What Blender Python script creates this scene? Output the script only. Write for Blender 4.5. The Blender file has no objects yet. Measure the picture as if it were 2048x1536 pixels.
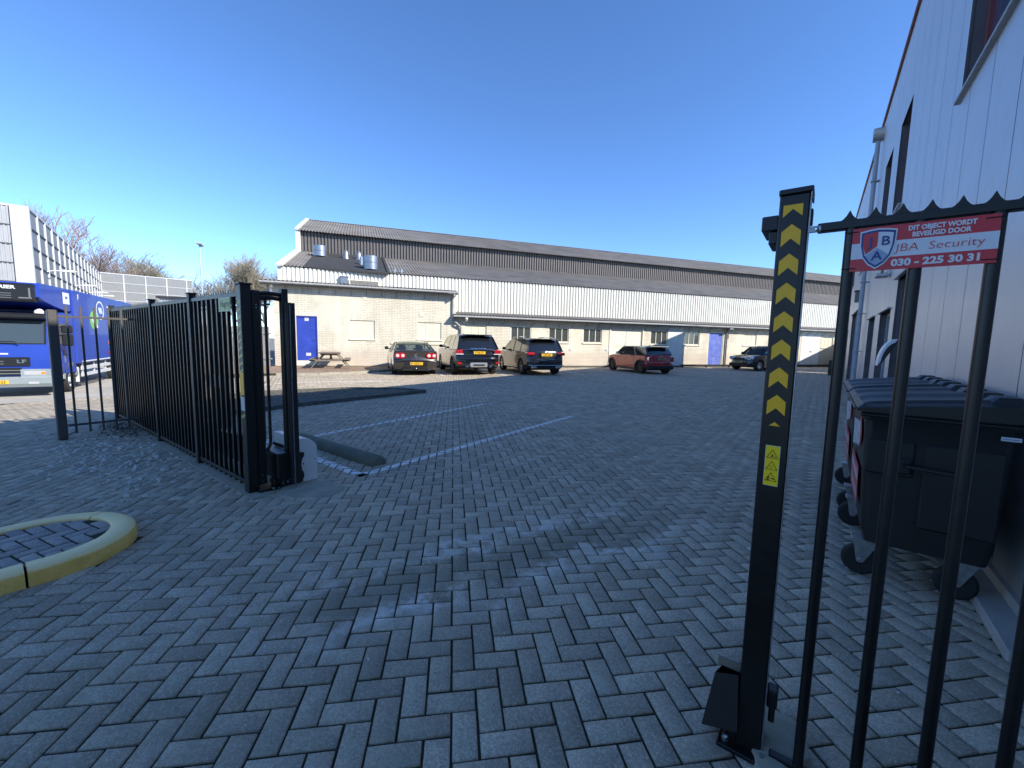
import bpy, bmesh, math, random
from mathutils import Matrix, Vector
import numpy as np
rnd = random.Random(7)
SC = bpy.context.scene
COL = SC.collection
R_ = math.radians
PI = math.pi
# ------------------------------------------------------------------ materials
MATS = {}
def newmat(name):
    m = bpy.data.materials.new(name); m.use_nodes = True
    nt = m.node_tree; nt.nodes.clear()
    out = nt.nodes.new('ShaderNodeOutputMaterial')
    b = nt.nodes.new('ShaderNodeBsdfPrincipled')
    nt.links.new(b.outputs[0], out.inputs[0])
    MATS[name] = m
    return m, nt, b, out
def N(nt, t, **kw):
    n = nt.nodes.new(t)
    for k, v in kw.items():
        if k.startswith('i_'):
            n.inputs[k[2:].replace('_', ' ')].default_value = v
        else: setattr(n, k, v)
    return n
def coords(nt, kind='Object'):
    return nt.nodes.new('ShaderNodeTexCoord').outputs[kind]
def noise(nt, vec, scale, detail=4, rough=.55):
    n = N(nt, 'ShaderNodeTexNoise'); n.inputs['Scale'].default_value = scale
    n.inputs['Detail'].default_value = detail; n.inputs['Roughness'].default_value = rough
    nt.links.new(vec, n.inputs['Vector']); return n.outputs['Fac']
def ramp(nt, fac, stops):
    r = N(nt, 'ShaderNodeValToRGB'); e = r.color_ramp.elements
    while len(e) < len(stops): e.new(.5)
    for i, (p, c) in enumerate(stops):
        e[i].position = p; e[i].color = (c if len(c) == 4 else (*c, 1)) if hasattr(c, '__len__') else (c, c, c, 1)
    nt.links.new(fac, r.inputs[0]); return r.outputs[0]
def mix(nt, fac, a, b, mode='MIX'):
    n = N(nt, 'ShaderNodeMix', data_type='RGBA', blend_type=mode)
    for s, v in ((0, fac), (6, a), (7, b)):
        if hasattr(v, 'links'): nt.links.new(v, n.inputs[s])
        elif isinstance(v, (int, float)): n.inputs[s].default_value = v
        else: n.inputs[s].default_value = (*v, 1)
    return n.outputs[2]
def mth(nt, op, a, b=0.0, c=None):
    n = N(nt, 'ShaderNodeMath', operation=op)
    for i, v in enumerate((a, b) if c is None else (a, b, c)):
        if hasattr(v, 'links'): nt.links.new(v, n.inputs[i])
        else: n.inputs[i].default_value = v
    return n.outputs[0]
def bump(nt, b, h, strength=.3, dist=.01):
    n = N(nt, 'ShaderNodeBump'); n.inputs['Strength'].default_value = strength
    n.inputs['Distance'].default_value = dist
    nt.links.new(h, n.inputs['Height']); nt.links.new(n.outputs[0], b.inputs['Normal'])
def mk(name, col, rough=.5, metal=0, var=.12, scale=6., bmp=0., bscale=60., coat=0., col2=None, dirt=0., dirtcol=(.05, .045, .035)):
    m, nt, b, out = newmat(name)
    v = coords(nt)
    c2 = col2 or tuple(max(0, x*(1-var*2)) for x in col)
    f = noise(nt, v, scale, 5, .6)
    c = mix(nt, ramp(nt, f, [(.3, 0), (.7, 1)]), c2, col)
    if dirt:
        f2 = noise(nt, v, scale*.35, 6, .7)
        c = mix(nt, mth(nt, 'MULTIPLY', ramp(nt, f2, [(.48, 0), (.72, 1)]), dirt), c, dirtcol)
    nt.links.new(c, b.inputs['Base Color'])
    b.inputs['Metallic'].default_value = metal
    rr = mth(nt, 'MULTIPLY_ADD', f, .2, max(0., rough-.1))
    nt.links.new(rr, b.inputs['Roughness'])
    b.inputs['Coat Weight'].default_value = coat
    b.inputs['Coat Roughness'].default_value = .04
    if bmp: bump(nt, b, noise(nt, v, bscale, 4, .6), bmp, .004)
    return m
# painted metal, plastics, misc
mk('black_paint', (.006, .0057, .0055), .38, 0, .1, 30, .08, 300)
mk('black_paint_grey', (.014, .013, .015), .45, 0, .1, 30, .1, 200)
mk('yellow_reflective', (1.0, .53, .008), .4, 0, .05, 40)
mk('sticker_yellow', (1.0, .70, .01), .35, 0, .03, 20)
mk('sticker_black', (.01, .008, .006), .5)
mk('sign_red', (.62, .035, .05), .35, 0, .04, 20)
mk('sign_white', (.72, .74, .78), .35, 0, .02, 20)
mk('sign_blue', (.012, .05, .25), .35)
mk('sign_pale_blue', (.35, .45, .62), .35)
mk('sign_pale', (.62, .64, .66), .4)
mk('olive_sign', (.50, .56, .17), .45, 0, .1, 30)
mk('olive_light', (.7, .72, .5), .45)
mk('galvanised', (.42, .44, .46), .38, .85, .2, 25)
mk('chrome', (.7, .7, .72), .12, 1, 0, 10)
mk('grey_cover', (.86, .86, .82), .45, 0, .05, 6)
mk('concrete', (.40, .37, .30), .9, 0, .2, 8, .5, 90, col2=(.26, .25, .18), dirt=.4, dirtcol=(.14, .15, .08))
mk('mossy_concrete', (.20, .20, .155), .92, 0, .2, 6, .6, 120, col2=(.13, .14, .095), dirt=.5, dirtcol=(.09, .10, .05))
mk('dark_kerb', (.13, .125, .105), .9, 0, .2, 6, .6, 80, dirt=.4, dirtcol=(.03, .045, .02))
mk('plinth_concrete', (.42, .39, .35), .8, 0, .1, 4, .3, 60, dirt=.35, dirtcol=(.1, .1, .09))
mk('island_top_yellow', (.62, .55, .30), .6, 0, .06, 10, .25, 150, col2=(.56, .46, .2), dirt=.25, dirtcol=(.35, .25, .08))
def islandmat():
    m, nt, b, out = newmat('island_kerb')
    v = coords(nt); g = N(nt, 'ShaderNodeNewGeometry'); s1 = N(nt, 'ShaderNodeSeparateXYZ'); nt.links.new(v, s1.inputs[0])
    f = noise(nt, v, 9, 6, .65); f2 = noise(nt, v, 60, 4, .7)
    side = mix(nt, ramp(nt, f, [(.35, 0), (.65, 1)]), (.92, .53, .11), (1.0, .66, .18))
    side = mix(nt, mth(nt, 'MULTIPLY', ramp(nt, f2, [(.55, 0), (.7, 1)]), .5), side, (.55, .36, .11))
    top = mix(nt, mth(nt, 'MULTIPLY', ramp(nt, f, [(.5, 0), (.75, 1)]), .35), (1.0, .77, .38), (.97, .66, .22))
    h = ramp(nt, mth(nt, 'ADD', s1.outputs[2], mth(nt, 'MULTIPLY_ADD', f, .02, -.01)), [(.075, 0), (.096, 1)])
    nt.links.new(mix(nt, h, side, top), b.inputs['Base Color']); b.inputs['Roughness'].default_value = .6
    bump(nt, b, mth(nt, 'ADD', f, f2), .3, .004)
islandmat()
mk('dusty_black_paint', (.075, .07, .066), .5, 0, .1, 20, .1, 200)
mk('bin_black', (.009, .0085, .009), .5, 0, .2, 8, .15, 200)
mk('bin_lid', (.02, .018, .015), .5, 0, .3, 4, .35, 20)
mk('rubber', (.012, .012, .012), .75, 0, .2, 20, .2, 100)
mk('tyre', (.022, .022, .022), .8, 0, .2, 20, .2, 100)
mk('rim_alloy', (.42, .42, .43), .3, .9, .1, 20)
mk('rim_dark', (.05, .05, .055), .35, .7, .1, 20)
mk('plastic_black', (.012, .012, .013), .45, 0, .1, 20)
mk('plastic_grey', (.16, .17, .17), .5, 0, .05, 8)
mk('plate_yellow', (.78, .46, .02), .35, 0, .02, 30)
mk('plate_dirty', (.42, .36, .16), .4, 0, .02, 30)
mk('plate_text', (.02, .02, .02), .5)
mk('tail_red', (.42, .01, .015), .15, 0, .05, 20, coat=.8)
mk('tail_clear', (.7, .55, .55), .15, 0, .05, 20, coat=.8)
mk('lamp_clear', (.75, .76, .78), .12, .4, .1, 60, coat=1)
mk('lamp_orange', (.8, .25, .04), .2, 0, .05, 30, coat=.6)
mk('seat_dark', (.02, .02, .022), .8)
mk('paint_bronze', (.055, .05, .045), .32, .55, .05, 2, coat=1)
mk('paint_black', (.006, .006, .007), .2, 0, 0, 2, coat=1)
mk('paint_darkgrey', (.025, .026, .028), .25, .3, .05, 2, coat=1)
mk('paint_red', (.40, .006, .012), .28, .1, .05, 2, coat=1)
mk('paint_silver', (.5, .51, .52), .3, .6, .03, 2, coat=1)
mk('paint_umber', (.035, .03, .027), .27, .5, .05, 2, coat=1)
mk('truck_blue', (.012, .05, .36), .5, 0, .04, 1.5, coat=.12)
mk('truck_blue_dark', (.01, .02, .12), .4)
mk('truck_grey', (.27, .31, .32), .45, 0, .08, 4)
mk('truck_white', (.75, .76, .78), .4, 0, .03, 4)
mk('truck_green', (.17, .5, .05), .4, 0, .03, 4)
mk('truck_cyan', (.15, .55, .7), .4)
mk('door_blue', (.03, .065, .42), .4, 0, .15, 3, .1, 60)
mk('door_blue_worn', (.10, .16, .50), .6, 0, .3, 9, .2, 60, col2=(.07, .10, .40), dirt=.5, dirtcol=(.35, .38, .5))
mk('cream_paint', (.74, .70, .55), .6, 0, .06, 5, .1, 60)
mk('cream_panel', (.74, .67, .49), .6, 0, .05, 3, .1, 40)
mk('white_plaster', (.76, .76, .71), .8, 0, .08, 2, .3, 30, dirt=.25, dirtcol=(.3, .3, .27))
mk('gutter_white', (.42, .42, .40), .5, 0, .15, 6)
mk('gutter_grey', (.2, .2, .2), .5, 0, .15, 6)
mk('roof_felt', (.045, .045, .044), .85, 0, .15, 1.5, .3, 40)
mk('wood_weathered', (.24, .20, .15), .85, 0, .25, 6, .4, 40, col2=(.13, .11, .085))
mk('wood_fence', (.30, .29, .26), .85, 0, .25, 4, .4, 40, col2=(.16, .155, .15))
mk('mast_grey', (.45, .47, .5), .5, .3, .05, 5)
mk('lamp_white', (.7, .7, .68), .5)
mk('red_trim', (.20, .05, .05), .5)
mk('dark_reveal', (.11, .10, .11), .6)
mk('frame_grey', (.33, .36, .38), .5)
mk('pipe_grey', (.34, .38, .45), .45, 0, .1, 5)
mk('clerestory_grey', (.135, .12, .11), .6, 0, .12, 2, col2=(.105, .095, .09))
mk('white_sheet_old', (.76, .75, .68), .55, 0, .05, 2, dirt=.15, dirtcol=(.4, .36, .28))
mk('sheet_joint', (.2, .2, .2), .6)
mk('roof_sheet', (.21, .20, .18), .9, 0, .35, .9, .4, 30, col2=(.12, .113, .105), dirt=.5, dirtcol=(.17, .12, .085))
mk('barrier_panel', (.24, .25, .255), .6, 0, .06, 1.5)
mk('barrier_white', (.50, .51, .52), .5, 0, .05, 1.5)
mk('barrier_near', (.36, .37, .38), .6, 0, .06, 1.5)
mk('barrier_dark', (.07, .075, .08), .6)
mk('paint_line', (.90, .88, .84), .7, 0, .2, 9, .2, 120, col2=(.74, .72, .68), dirt=.4, dirtcol=(.45, .42, .37))
mk('debris_white', (.6, .6, .58), .7)
mk('bark', (.24, .20, .15), .9, 0, .2, 5, .3, 30)
mk('bark_birch', (.45, .42, .38), .8, 0, .3, 3, .2, 30)
mk('twig', (.30, .26, .19), .9)
mk('twig_red', (.30, .23, .21), .9)
mk('bud_green', (.26, .27, .12), .9)
mk('soil', (.17, .15, .11), 1, 0, .3, 12, .8, 60, col2=(.06, .055, .04))
mk('leaf_litter', (.10, .06, .04), .95, 0, .3, 50, .4, 60, col2=(.05, .03, .02))
mk('cobble', (.62, .58, .50), .9, 0, .3, 6, .4, 80, col2=(.40, .37, .31))
# glass for vehicles / windows
def glassmat(name, tint, alpha, rough=.03):
    m, nt, b, out = newmat(name)
    b.inputs['Base Color'].default_value = (*tint, 1); b.inputs['Roughness'].default_value = rough
    b.inputs['Coat Weight'].default_value = .6
    v = coords(nt); bump(nt, b, noise(nt, v, 1.2, 2), .04, .02)
    if alpha < 1:
        tr = N(nt, 'ShaderNodeBsdfTransparent'); tr.inputs[0].default_value = (.62, .70, .68, 1)
        ms = N(nt, 'ShaderNodeMixShader'); ms.inputs[0].default_value = alpha
        nt.links.new(tr.outputs[0], ms.inputs[1]); nt.links.new(b.outputs[0], ms.inputs[2])
        nt.links.new(ms.outputs[0], out.inputs[0])
glassmat('car_glass_clear', (.05, .06, .06), .38)
glassmat('car_glass_dark', (.010, .012, .014), 1)
glassmat('truck_glass', (.05, .07, .08), 1, .06)
glassmat('window_glass', (.06, .065, .06), 1, .12)
glassmat('upper_glass', (.05, .08, .16), 1, .03)
# painted cream brick wall (local X along the wall, Z up)
def brickmat(name, c1, c2, mort, bw=.30, bh=.085, dirtcol=(.30, .27, .2), lowwear=True):
    m, nt, b, out = newmat(name)
    v = coords(nt); sep = N(nt, 'ShaderNodeSeparateXYZ'); nt.links.new(v, sep.inputs[0])
    cb = N(nt, 'ShaderNodeCombineXYZ'); nt.links.new(sep.outputs[0], cb.inputs[0]); nt.links.new(sep.outputs[2], cb.inputs[1])
    br = N(nt, 'ShaderNodeTexBrick'); nt.links.new(cb.outputs[0], br.inputs['Vector'])
    br.inputs['Scale'].default_value = 1; br.inputs['Brick Width'].default_value = bw; br.inputs['Row Height'].default_value = bh
    br.inputs['Mortar Size'].default_value = .009; br.inputs['Mortar Smooth'].default_value = .3; br.inputs['Bias'].default_value = -.2
    br.inputs['Color1'].default_value = (*c1, 1); br.inputs['Color2'].default_value = (*c2, 1); br.inputs['Mortar'].default_value = (*mort, 1)
    f = noise(nt, v, 1.1, 6, .7); f2 = noise(nt, v, 14, 5, .7)
    c = mix(nt, mth(nt, 'MULTIPLY', ramp(nt, f, [(.42, 0), (.75, 1)]), .75), br.outputs[0], dirtcol)
    c = mix(nt, mth(nt, 'MULTIPLY', ramp(nt, f2, [(.55, 0), (.75, 1)]), .5), c, tuple(x*.72 for x in dirtcol))
    mp = N(nt, 'ShaderNodeMapping'); mp.inputs['Scale'].default_value = (5, 5, .35); nt.links.new(v, mp.inputs[0])
    st = noise(nt, mp.outputs[0], 1.0, 5, .65)
    c = mix(nt, mth(nt, 'MULTIPLY', ramp(nt, st, [(.50, 0), (.75, 1)]), .45), c, tuple(x*.85 for x in dirtcol))
    pt = noise(nt, v, .35, 3, .5); c = mix(nt, mth(nt, 'MULTIPLY', ramp(nt, pt, [(.52, 0), (.56, 1)]), .3), c, tuple(min(1, x*1.12) for x in c1))
    if lowwear:
        z = sep.outputs[2]
        w = mth(nt, 'MULTIPLY', ramp(nt, mth(nt, 'ADD', z, mth(nt, 'MULTIPLY', f2, -1.4)), [(.0, 1), (.35, 0)]), .45)
        c = mix(nt, w, c, (.48, .38, .3))
    nt.links.new(c, b.inputs['Base Color']); b.inputs['Roughness'].default_value = .85
    h = mth(nt, 'ADD', mth(nt, 'MULTIPLY', br.outputs['Fac'], -1), mth(nt, 'MULTIPLY', f2, .6))
    bump(nt, b, h, .7, .012)
brickmat('cream_brick', (.72, .67, .535), (.66, .61, .48), (.40, .36, .27), dirtcol=(.45, .405, .31))
def sheetmat():
    m, nt, b, out = newmat('white_sheet')
    v = coords(nt); mp = N(nt, 'ShaderNodeMapping'); mp.inputs['Scale'].default_value = (4, 4, .3); nt.links.new(v, mp.inputs[0])
    st = noise(nt, mp.outputs[0], 1.0, 6, .7); f = noise(nt, v, .5, 5, .6)
    c = mix(nt, f, (.64, .63, .56), (.72, .71, .635)); c = mix(nt, mth(nt, 'MULTIPLY', ramp(nt, st, [(.48, 0), (.75, 1)]), .5), c, (.45, .41, .33))
    nt.links.new(c, b.inputs['Base Color']); b.inputs['Roughness'].default_value = .55
sheetmat()
# paving: per stone tone from attribute, stains in world space
def pavemat(name, base_lo, base_hi, stains=True):
    m, nt, b, out = newmat(name)
    v = coords(nt)
    at = N(nt, 'ShaderNodeAttribute', attribute_name='tone')
    tone = at.outputs['Fac']
    c = mix(nt, tone, base_lo, base_hi)
    pm = noise(nt, v, 7, 5, .7)
    c = mix(nt, mth(nt, 'MULTIPLY', ramp(nt, pm, [(.38, 1), (.6, 0)]), .4), c, tuple(x*.72 for x in base_lo))
    s3 = noise(nt, v, 70, 3, .75)
    c = mix(nt, mth(nt, 'MULTIPLY', ramp(nt, s3, [(.40, 1), (.52, 0)]), .35), c, tuple(x*.5 for x in base_lo))
    c = mix(nt, mth(nt, 'MULTIPLY', ramp(nt, s3, [(.56, 0), (.70, 1)]), .45), c, tuple(min(1, x*1.45) for x in base_hi))
    sp = noise(nt, v, 230, 3, .7)
    c = mix(nt, mth(nt, 'MULTIPLY', ramp(nt, sp, [(.35, 1), (.55, 0)]), .5), c, tuple(x*.35 for x in base_lo))
    c = mix(nt, mth(nt, 'MULTIPLY', ramp(nt, sp, [(.60, 0), (.72, 1)]), .6), c, tuple(min(1, x*2.4) for x in base_hi))
    if stains:
        big = noise(nt, v, .55, 6, .65)
        c = mix(nt, mth(nt, 'MULTIPLY', ramp(nt, big, [(.52, 0), (.70, 1)]), .38), c, (.24, .22, .165))
        mid = noise(nt, v, 2.3, 6, .7)
        c = mix(nt, mth(nt, 'MULTIPLY', ramp(nt, mid, [(.56, 0), (.74, 1)]), .40), c, (.66, .61, .54))
        # damp dark band with lime-washed rim running towards the near middle
        sep = N(nt, 'ShaderNodeSeparateXYZ'); nt.links.new(v, sep.inputs[0])
        wob = noise(nt, v, 1.6, 5, .65)
        dx = mth(nt, 'ADD', sep.outputs[0], mth(nt, 'MULTIPLY_ADD', sep.outputs[1], -.42, 2.62))
        d = mth(nt, 'ABSOLUTE', mth(nt, 'ADD', dx, mth(nt, 'MULTIPLY_ADD', wob, 1.6, -.8)))
        inY = ramp(nt, mth(nt, 'MULTIPLY', sep.outputs[1], .2), [(.12, 0), (.24, 1), (.62, 1), (.8, 0)])
        c = mix(nt, mth(nt, 'MULTIPLY', mth(nt, 'MULTIPLY', ramp(nt, d, [(.12, 1), (.28, 0)]), inY), .48), c, (.155, .145, .10))
        rim = ramp(nt, d, [(.2, 0), (.31, 1), (.42, .35), (.6, 0)])
        c = mix(nt, mth(nt, 'MULTIPLY', mth(nt, 'MULTIPLY', mth(nt, 'MULTIPLY', rim, inY), ramp(nt, mid, [(.42, 0), (.6, 1)])), .75), c, (.78, .73, .65))
        gr = noise(nt, v, 1.0, 5, .6)
        c = mix(nt, mth(nt, 'MULTIPLY', ramp(nt, gr, [(.55, 0), (.75, 1)]), .3), c, (.22, .24, .13))
    nt.links.new(c, b.inputs['Base Color'])
    b.inputs['Roughness'].default_value = .82
    b.inputs['Specular IOR Level'].default_value = .35
    h = mth(nt, 'ADD', mth(nt, 'MULTIPLY', sp, .7), mth(nt, 'MULTIPLY', noise(nt, v, 45, 4, .6), 1.2))
    bump(nt, b, h, .55, .004)
pavemat('pavers', (.40, .33, .235), (.66, .56, .415))
pavemat('pavers_brown', (.25, .17, .12), (.40, .29, .21), False)
pavemat('pavers_island', (.36, .32, .28), (.50, .45, .40), False)
mk('joint_sand', (.030, .029, .020), 1, 0, .4, 30, .6, 200, col2=(.03, .036, .016))
mk('asphalt', (.26, .25, .22), .95, 0, .12, 1.2, .4, 120, col2=(.14, .135, .125), dirt=.3, dirtcol=(.09, .09, .085))
mk('street_brick', (.46, .43, .37), .9, 0, .15, 1.5, .4, 80, col2=(.38, .35, .30), dirt=.35, dirtcol=(.15, .15, .13))
# aluminium wall of the right-hand building: satin silver panels
def alumat():
    m, nt, b, out = newmat('silver_cladding')
    v = coords(nt)
    f = noise(nt, v, .7, 4, .5); f2 = noise(nt, v, 5, 5, .6)
    c = mix(nt, f, (.50, .52, .545), (.60, .615, .63))
    c = mix(nt, mth(nt, 'MULTIPLY', ramp(nt, f2, [(.55, 0), (.8, 1)]), .2), c, (.36, .36, .36))
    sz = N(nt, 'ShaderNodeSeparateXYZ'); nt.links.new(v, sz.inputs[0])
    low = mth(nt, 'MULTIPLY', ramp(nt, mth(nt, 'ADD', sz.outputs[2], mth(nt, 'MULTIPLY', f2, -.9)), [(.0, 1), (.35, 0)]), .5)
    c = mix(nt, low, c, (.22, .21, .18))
    mp = N(nt, 'ShaderNodeMapping'); mp.inputs['Scale'].default_value = (7, 7, .25); nt.links.new(v, mp.inputs[0])
    c = mix(nt, mth(nt, 'MULTIPLY', ramp(nt, noise(nt, mp.outputs[0], 1, 5, .7), [(.52, 0), (.8, 1)]), .3), c, (.38, .37, .34))
    nt.links.new(c, b.inputs['Base Color']); b.inputs['Metallic'].default_value = .5
    nt.links.new(mth(nt, 'MULTIPLY_ADD', f2, .12, .38), b.inputs['Roughness'])
    bump(nt, b, noise(nt, v, .9, 2), .3, .05)
alumat()
# ------------------------------------------------------------------ mesh builder
class MB:
    def __init__(s): s.v = []; s.f = []; s.m = []; s.names = []; s.T = None
    def mi(s, k):
        if k not in s.names: s.names.append(k)
        return s.names.index(k)
    def add(s, V, F, mat, T=None):
        o = len(s.v); i = s.mi(mat)
        for p in V:
            p = Vector(p)
            if T is not None: p = T @ p
            if s.T is not None: p = s.T @ p
            s.v.append(tuple(p))
        for f in F: s.f.append(tuple(o+k for k in f)); s.m.append(i)
        return s
    def box(s, x0, x1, y0, y1, z0, z1, mat, b=0., T=None):
        if x0 > x1: x0, x1 = x1, x0
        if y0 > y1: y0, y1 = y1, y0
        if z0 > z1: z0, z1 = z1, z0
        if b <= 0:
            V = [(x, y, z) for z in (z0, z1) for y in (y0, y1) for x in (x0, x1)]
            F = [(0, 2, 3, 1), (4, 5, 7, 6), (0, 1, 5, 4), (2, 6, 7, 3), (0, 4, 6, 2), (1, 3, 7, 5)]
            return s.add(V, F, mat, T)
        b = min(b, (x1-x0)*.49, (y1-y0)*.49, (z1-z0)*.49)
        V = []
        idx = {}
        for sx in (0, 1):
            for sy in (0, 1):
                for sz in (0, 1):
                    X, Y, Z = (x0, x1)[sx], (y0, y1)[sy], (z0, z1)[sz]
                    ix, iy, iz = (b if sx == 0 else -b), (b if sy == 0 else -b), (b if sz == 0 else -b)
                    for a, p in enumerate(((X, Y+iy, Z+iz), (X+ix, Y, Z+iz), (X+ix, Y+iy, Z))):
                        idx[sx, sy, sz, a] = len(V); V.append(p)
        F = []
        def q(*k): F.append(tuple(idx[i] for i in k))
        for sx in (0, 1): q((sx,0,0,0), (sx,1,0,0), (sx,1,1,0), (sx,0,1,0))
        for sy in (0, 1): q((0,sy,0,1), (1,sy,0,1), (1,sy,1,1), (0,sy,1,1))
        for sz in (0, 1): q((0,0,sz,2), (1,0,sz,2), (1,1,sz,2), (0,1,sz,2))
        for u in (0, 1):
            for w in (0, 1):
                q((0,u,w,1), (1,u,w,1), (1,u,w,2), (0,u,w,2))
                q((u,0,w,0), (u,1,w,0), (u,1,w,2), (u,0,w,2))
                q((u,w,0,0), (u,w,1,0), (u,w,1,1), (u,w,0,1))
        for sx in (0, 1):
            for sy in (0, 1):
                for sz in (0, 1): q((sx,sy,sz,0), (sx,sy,sz,1), (sx,sy,sz,2))
        return s.add(V, F, mat, T)
    def beam(s, p0, p1, w, h, mat, up=(0, 0, 1), b=0.):
        p0, p1 = Vector(p0), Vector(p1); d = p1-p0; L = d.length; x = d.normalized()
        u = Vector(up)
        if abs(x.dot(u)) > .99: u = Vector((0, 1, 0))
        y = u.cross(x).normalized(); z = x.cross(y)
        M = Matrix(((x.x, y.x, z.x, p0.x), (x.y, y.y, z.y, p0.y), (x.z, y.z, z.z, p0.z), (0, 0, 0, 1)))
        return s.box(0, L, -w/2, w/2, -h/2, h/2, mat, b, M)
    def cyl(s, p0, p1, r, mat, n=14, r1=None, caps=True):
        p0, p1 = Vector(p0), Vector(p1); d = (p1-p0).normalized(); r1 = r if r1 is None else r1
        a = Vector((0, 0, 1)) if abs(d.z) < .9 else Vector((1, 0, 0))
        u = d.cross(a).normalized(); w = d.cross(u)
        V = []
        for c, rr in ((p0, r), (p1, r1)):
            for i in range(n):
                t = 2*PI*i/n; V.append(c+u*math.cos(t)*rr+w*math.sin(t)*rr)
        F = [(i, (i+1) % n, n+(i+1) % n, n+i) for i in range(n)]
        if caps: F += [tuple(reversed(range(n))), tuple(range(n, 2*n))]
        return s.add(V, F, mat)
    def tube(s, pts, r, mat, n=8, closed=False):
        pts = [Vector(p) for p in pts]; V = []; prev = None; m = len(pts)
        for i, p in enumerate(pts):
            a = pts[max(i-1, 0)]; c = pts[min(i+1, m-1)]; d = (c-a).normalized()
            if prev is None:
                k = Vector((0, 0, 1)) if abs(d.z) < .9 else Vector((1, 0, 0)); u = d.cross(k).normalized()
            else: u = (prev-d*prev.dot(d)).normalized()
            prev = u; w = d.cross(u); rr = r[i] if hasattr(r, '__len__') else r
            for j in range(n):
                t = 2*PI*j/n; V.append(p+u*math.cos(t)*rr+w*math.sin(t)*rr)
        F = [(i*n+j, i*n+(j+1) % n, (i+1)*n+(j+1) % n, (i+1)*n+j) for i in range(m-1) for j in range(n)]
        F += [tuple(reversed(range(n))), tuple(range((m-1)*n, m*n))]
        return s.add(V, F, mat)
    def prism(s, poly, a0, a1, mat, axis='y', T=None, capmat=None):
        """poly of 2D points extruded; axis y: (x,z) points, axis x: (y,z), axis z: (x,y)"""
        f = {'y': lambda p, a: (p[0], a, p[1]), 'x': lambda p, a: (a, p[0], p[1]), 'z': lambda p, a: (p[0], p[1], a)}[axis]
        n = len(poly); V = [f(p, a0) for p in poly]+[f(p, a1) for p in poly]
        F = [(i, (i+1) % n, n+(i+1) % n, n+i) for i in range(n)]
        s.add(V, F, mat, T)
        s.add(V, [tuple(reversed(range(n))), tuple(range(n, 2*n))], capmat or mat, T)
        return s
    def lathe(s, prof, c, axis, mat, n=24, cap=True):
        """prof: list of (r, h) along axis vector from c"""
        d = Vector(axis).normalized(); c = Vector(c)
        a = Vector((0, 0, 1)) if abs(d.z) < .9 else Vector((1, 0, 0))
        u = d.cross(a).normalized(); w = d.cross(u); V = []
        for r, h in prof:
            for i in range(n):
                t = 2*PI*i/n; V.append(c+d*h+u*math.cos(t)*r+w*math.sin(t)*r)
        m = len(prof)
        F = [(k*n+i, k*n+(i+1) % n, (k+1)*n+(i+1) % n, (k+1)*n+i) for k in range(m-1) for i in range(n)]
        if cap: F += [tuple(reversed(range(n))), tuple(range((m-1)*n, m*n))]
        return s.add(V, F, mat)
    def text(s, txt, size, mat, T, align='CENTER', ext=.0008, off=0., shear=0., sx=1., fit=None):
        """letters in the local XY plane of T, as shallow raised geometry"""
        cu = bpy.data.curves.new('t', 'FONT'); cu.body = txt; cu.size = size; cu.align_x = align; cu.align_y = 'CENTER'
        cu.extrude = ext; cu.offset = off; cu.shear = shear; cu.resolution_u = 3
        o = bpy.data.objects.new('t', cu); COL.objects.link(o)
        dg = bpy.context.evaluated_depsgraph_get(); me = bpy.data.meshes.new_from_object(o.evaluated_get(dg))
        if fit: xs = [v.co.x for v in me.vertices]; sx = fit/(max(xs)-min(xs))
        S = Matrix.Diagonal((sx, 1, 1, 1))
        s.add([v.co for v in me.vertices], [tuple(p.vertices) for p in me.polygons], mat, T @ S)
        bpy.data.objects.remove(o); bpy.data.meshes.remove(me); bpy.data.curves.remove(cu)
        return s
    def mesh(s, name, ang=35):
        me = bpy.data.meshes.new(name); me.from_pydata(s.v, [], s.f)
        for k in s.names: me.materials.append(MATS[k])
        me.polygons.foreach_set('material_index', s.m)
        bm = bmesh.new(); bm.from_mesh(me); bmesh.ops.recalc_face_normals(bm, faces=bm.faces); bm.to_mesh(me); bm.free()
        me.polygons.foreach_set('use_smooth', [True]*len(me.polygons))
        me.set_sharp_from_angle(angle=R_(ang)); me.update()
        return me
    def build(s, name, parent=None, loc=None, rot=None, ang=35, **kw):
        o = bpy.data.objects.new(name, s.mesh(name, ang)); COL.objects.link(o)
        if parent is not None: o.parent = parent
        if loc is not None: o.location = loc
        if rot is not None: o.rotation_euler = rot
        tag(o, **kw); return o
def tag(o, label=None, cat=None, group=None, kind=None):
    if label: o['label'] = label
    if cat: o['category'] = cat
    if group: o['group'] = group
    if kind: o['kind'] = kind
    return o
def empty(name, loc=(0, 0, 0), rz=0, label=None, cat=None, group=None):
    o = bpy.data.objects.new(name, None); COL.objects.link(o); o.location = loc; o.rotation_euler = (0, 0, rz)
    o.empty_display_size = .2
    return tag(o, label, cat, group)
def kids(o): return [c for c in bpy.data.objects if c.parent == o]
def copy_tree(o, parent=None):
    c = o.copy(); COL.objects.link(c)
    if parent is not None: c.parent = parent
    for ch in kids(o): copy_tree(ch, c)
    return c
def frameT(o, x, y):
    """matrix with origin o, X axis x, Y axis y"""
    x = Vector(x).normalized(); y = Vector(y); z = x.cross(y).normalized(); y = z.cross(x)
    return Matrix(((x.x, y.x, z.x, o[0]), (x.y, y.y, z.y, o[1]), (x.z, y.z, z.z, o[2]), (0, 0, 0, 1)))
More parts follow.
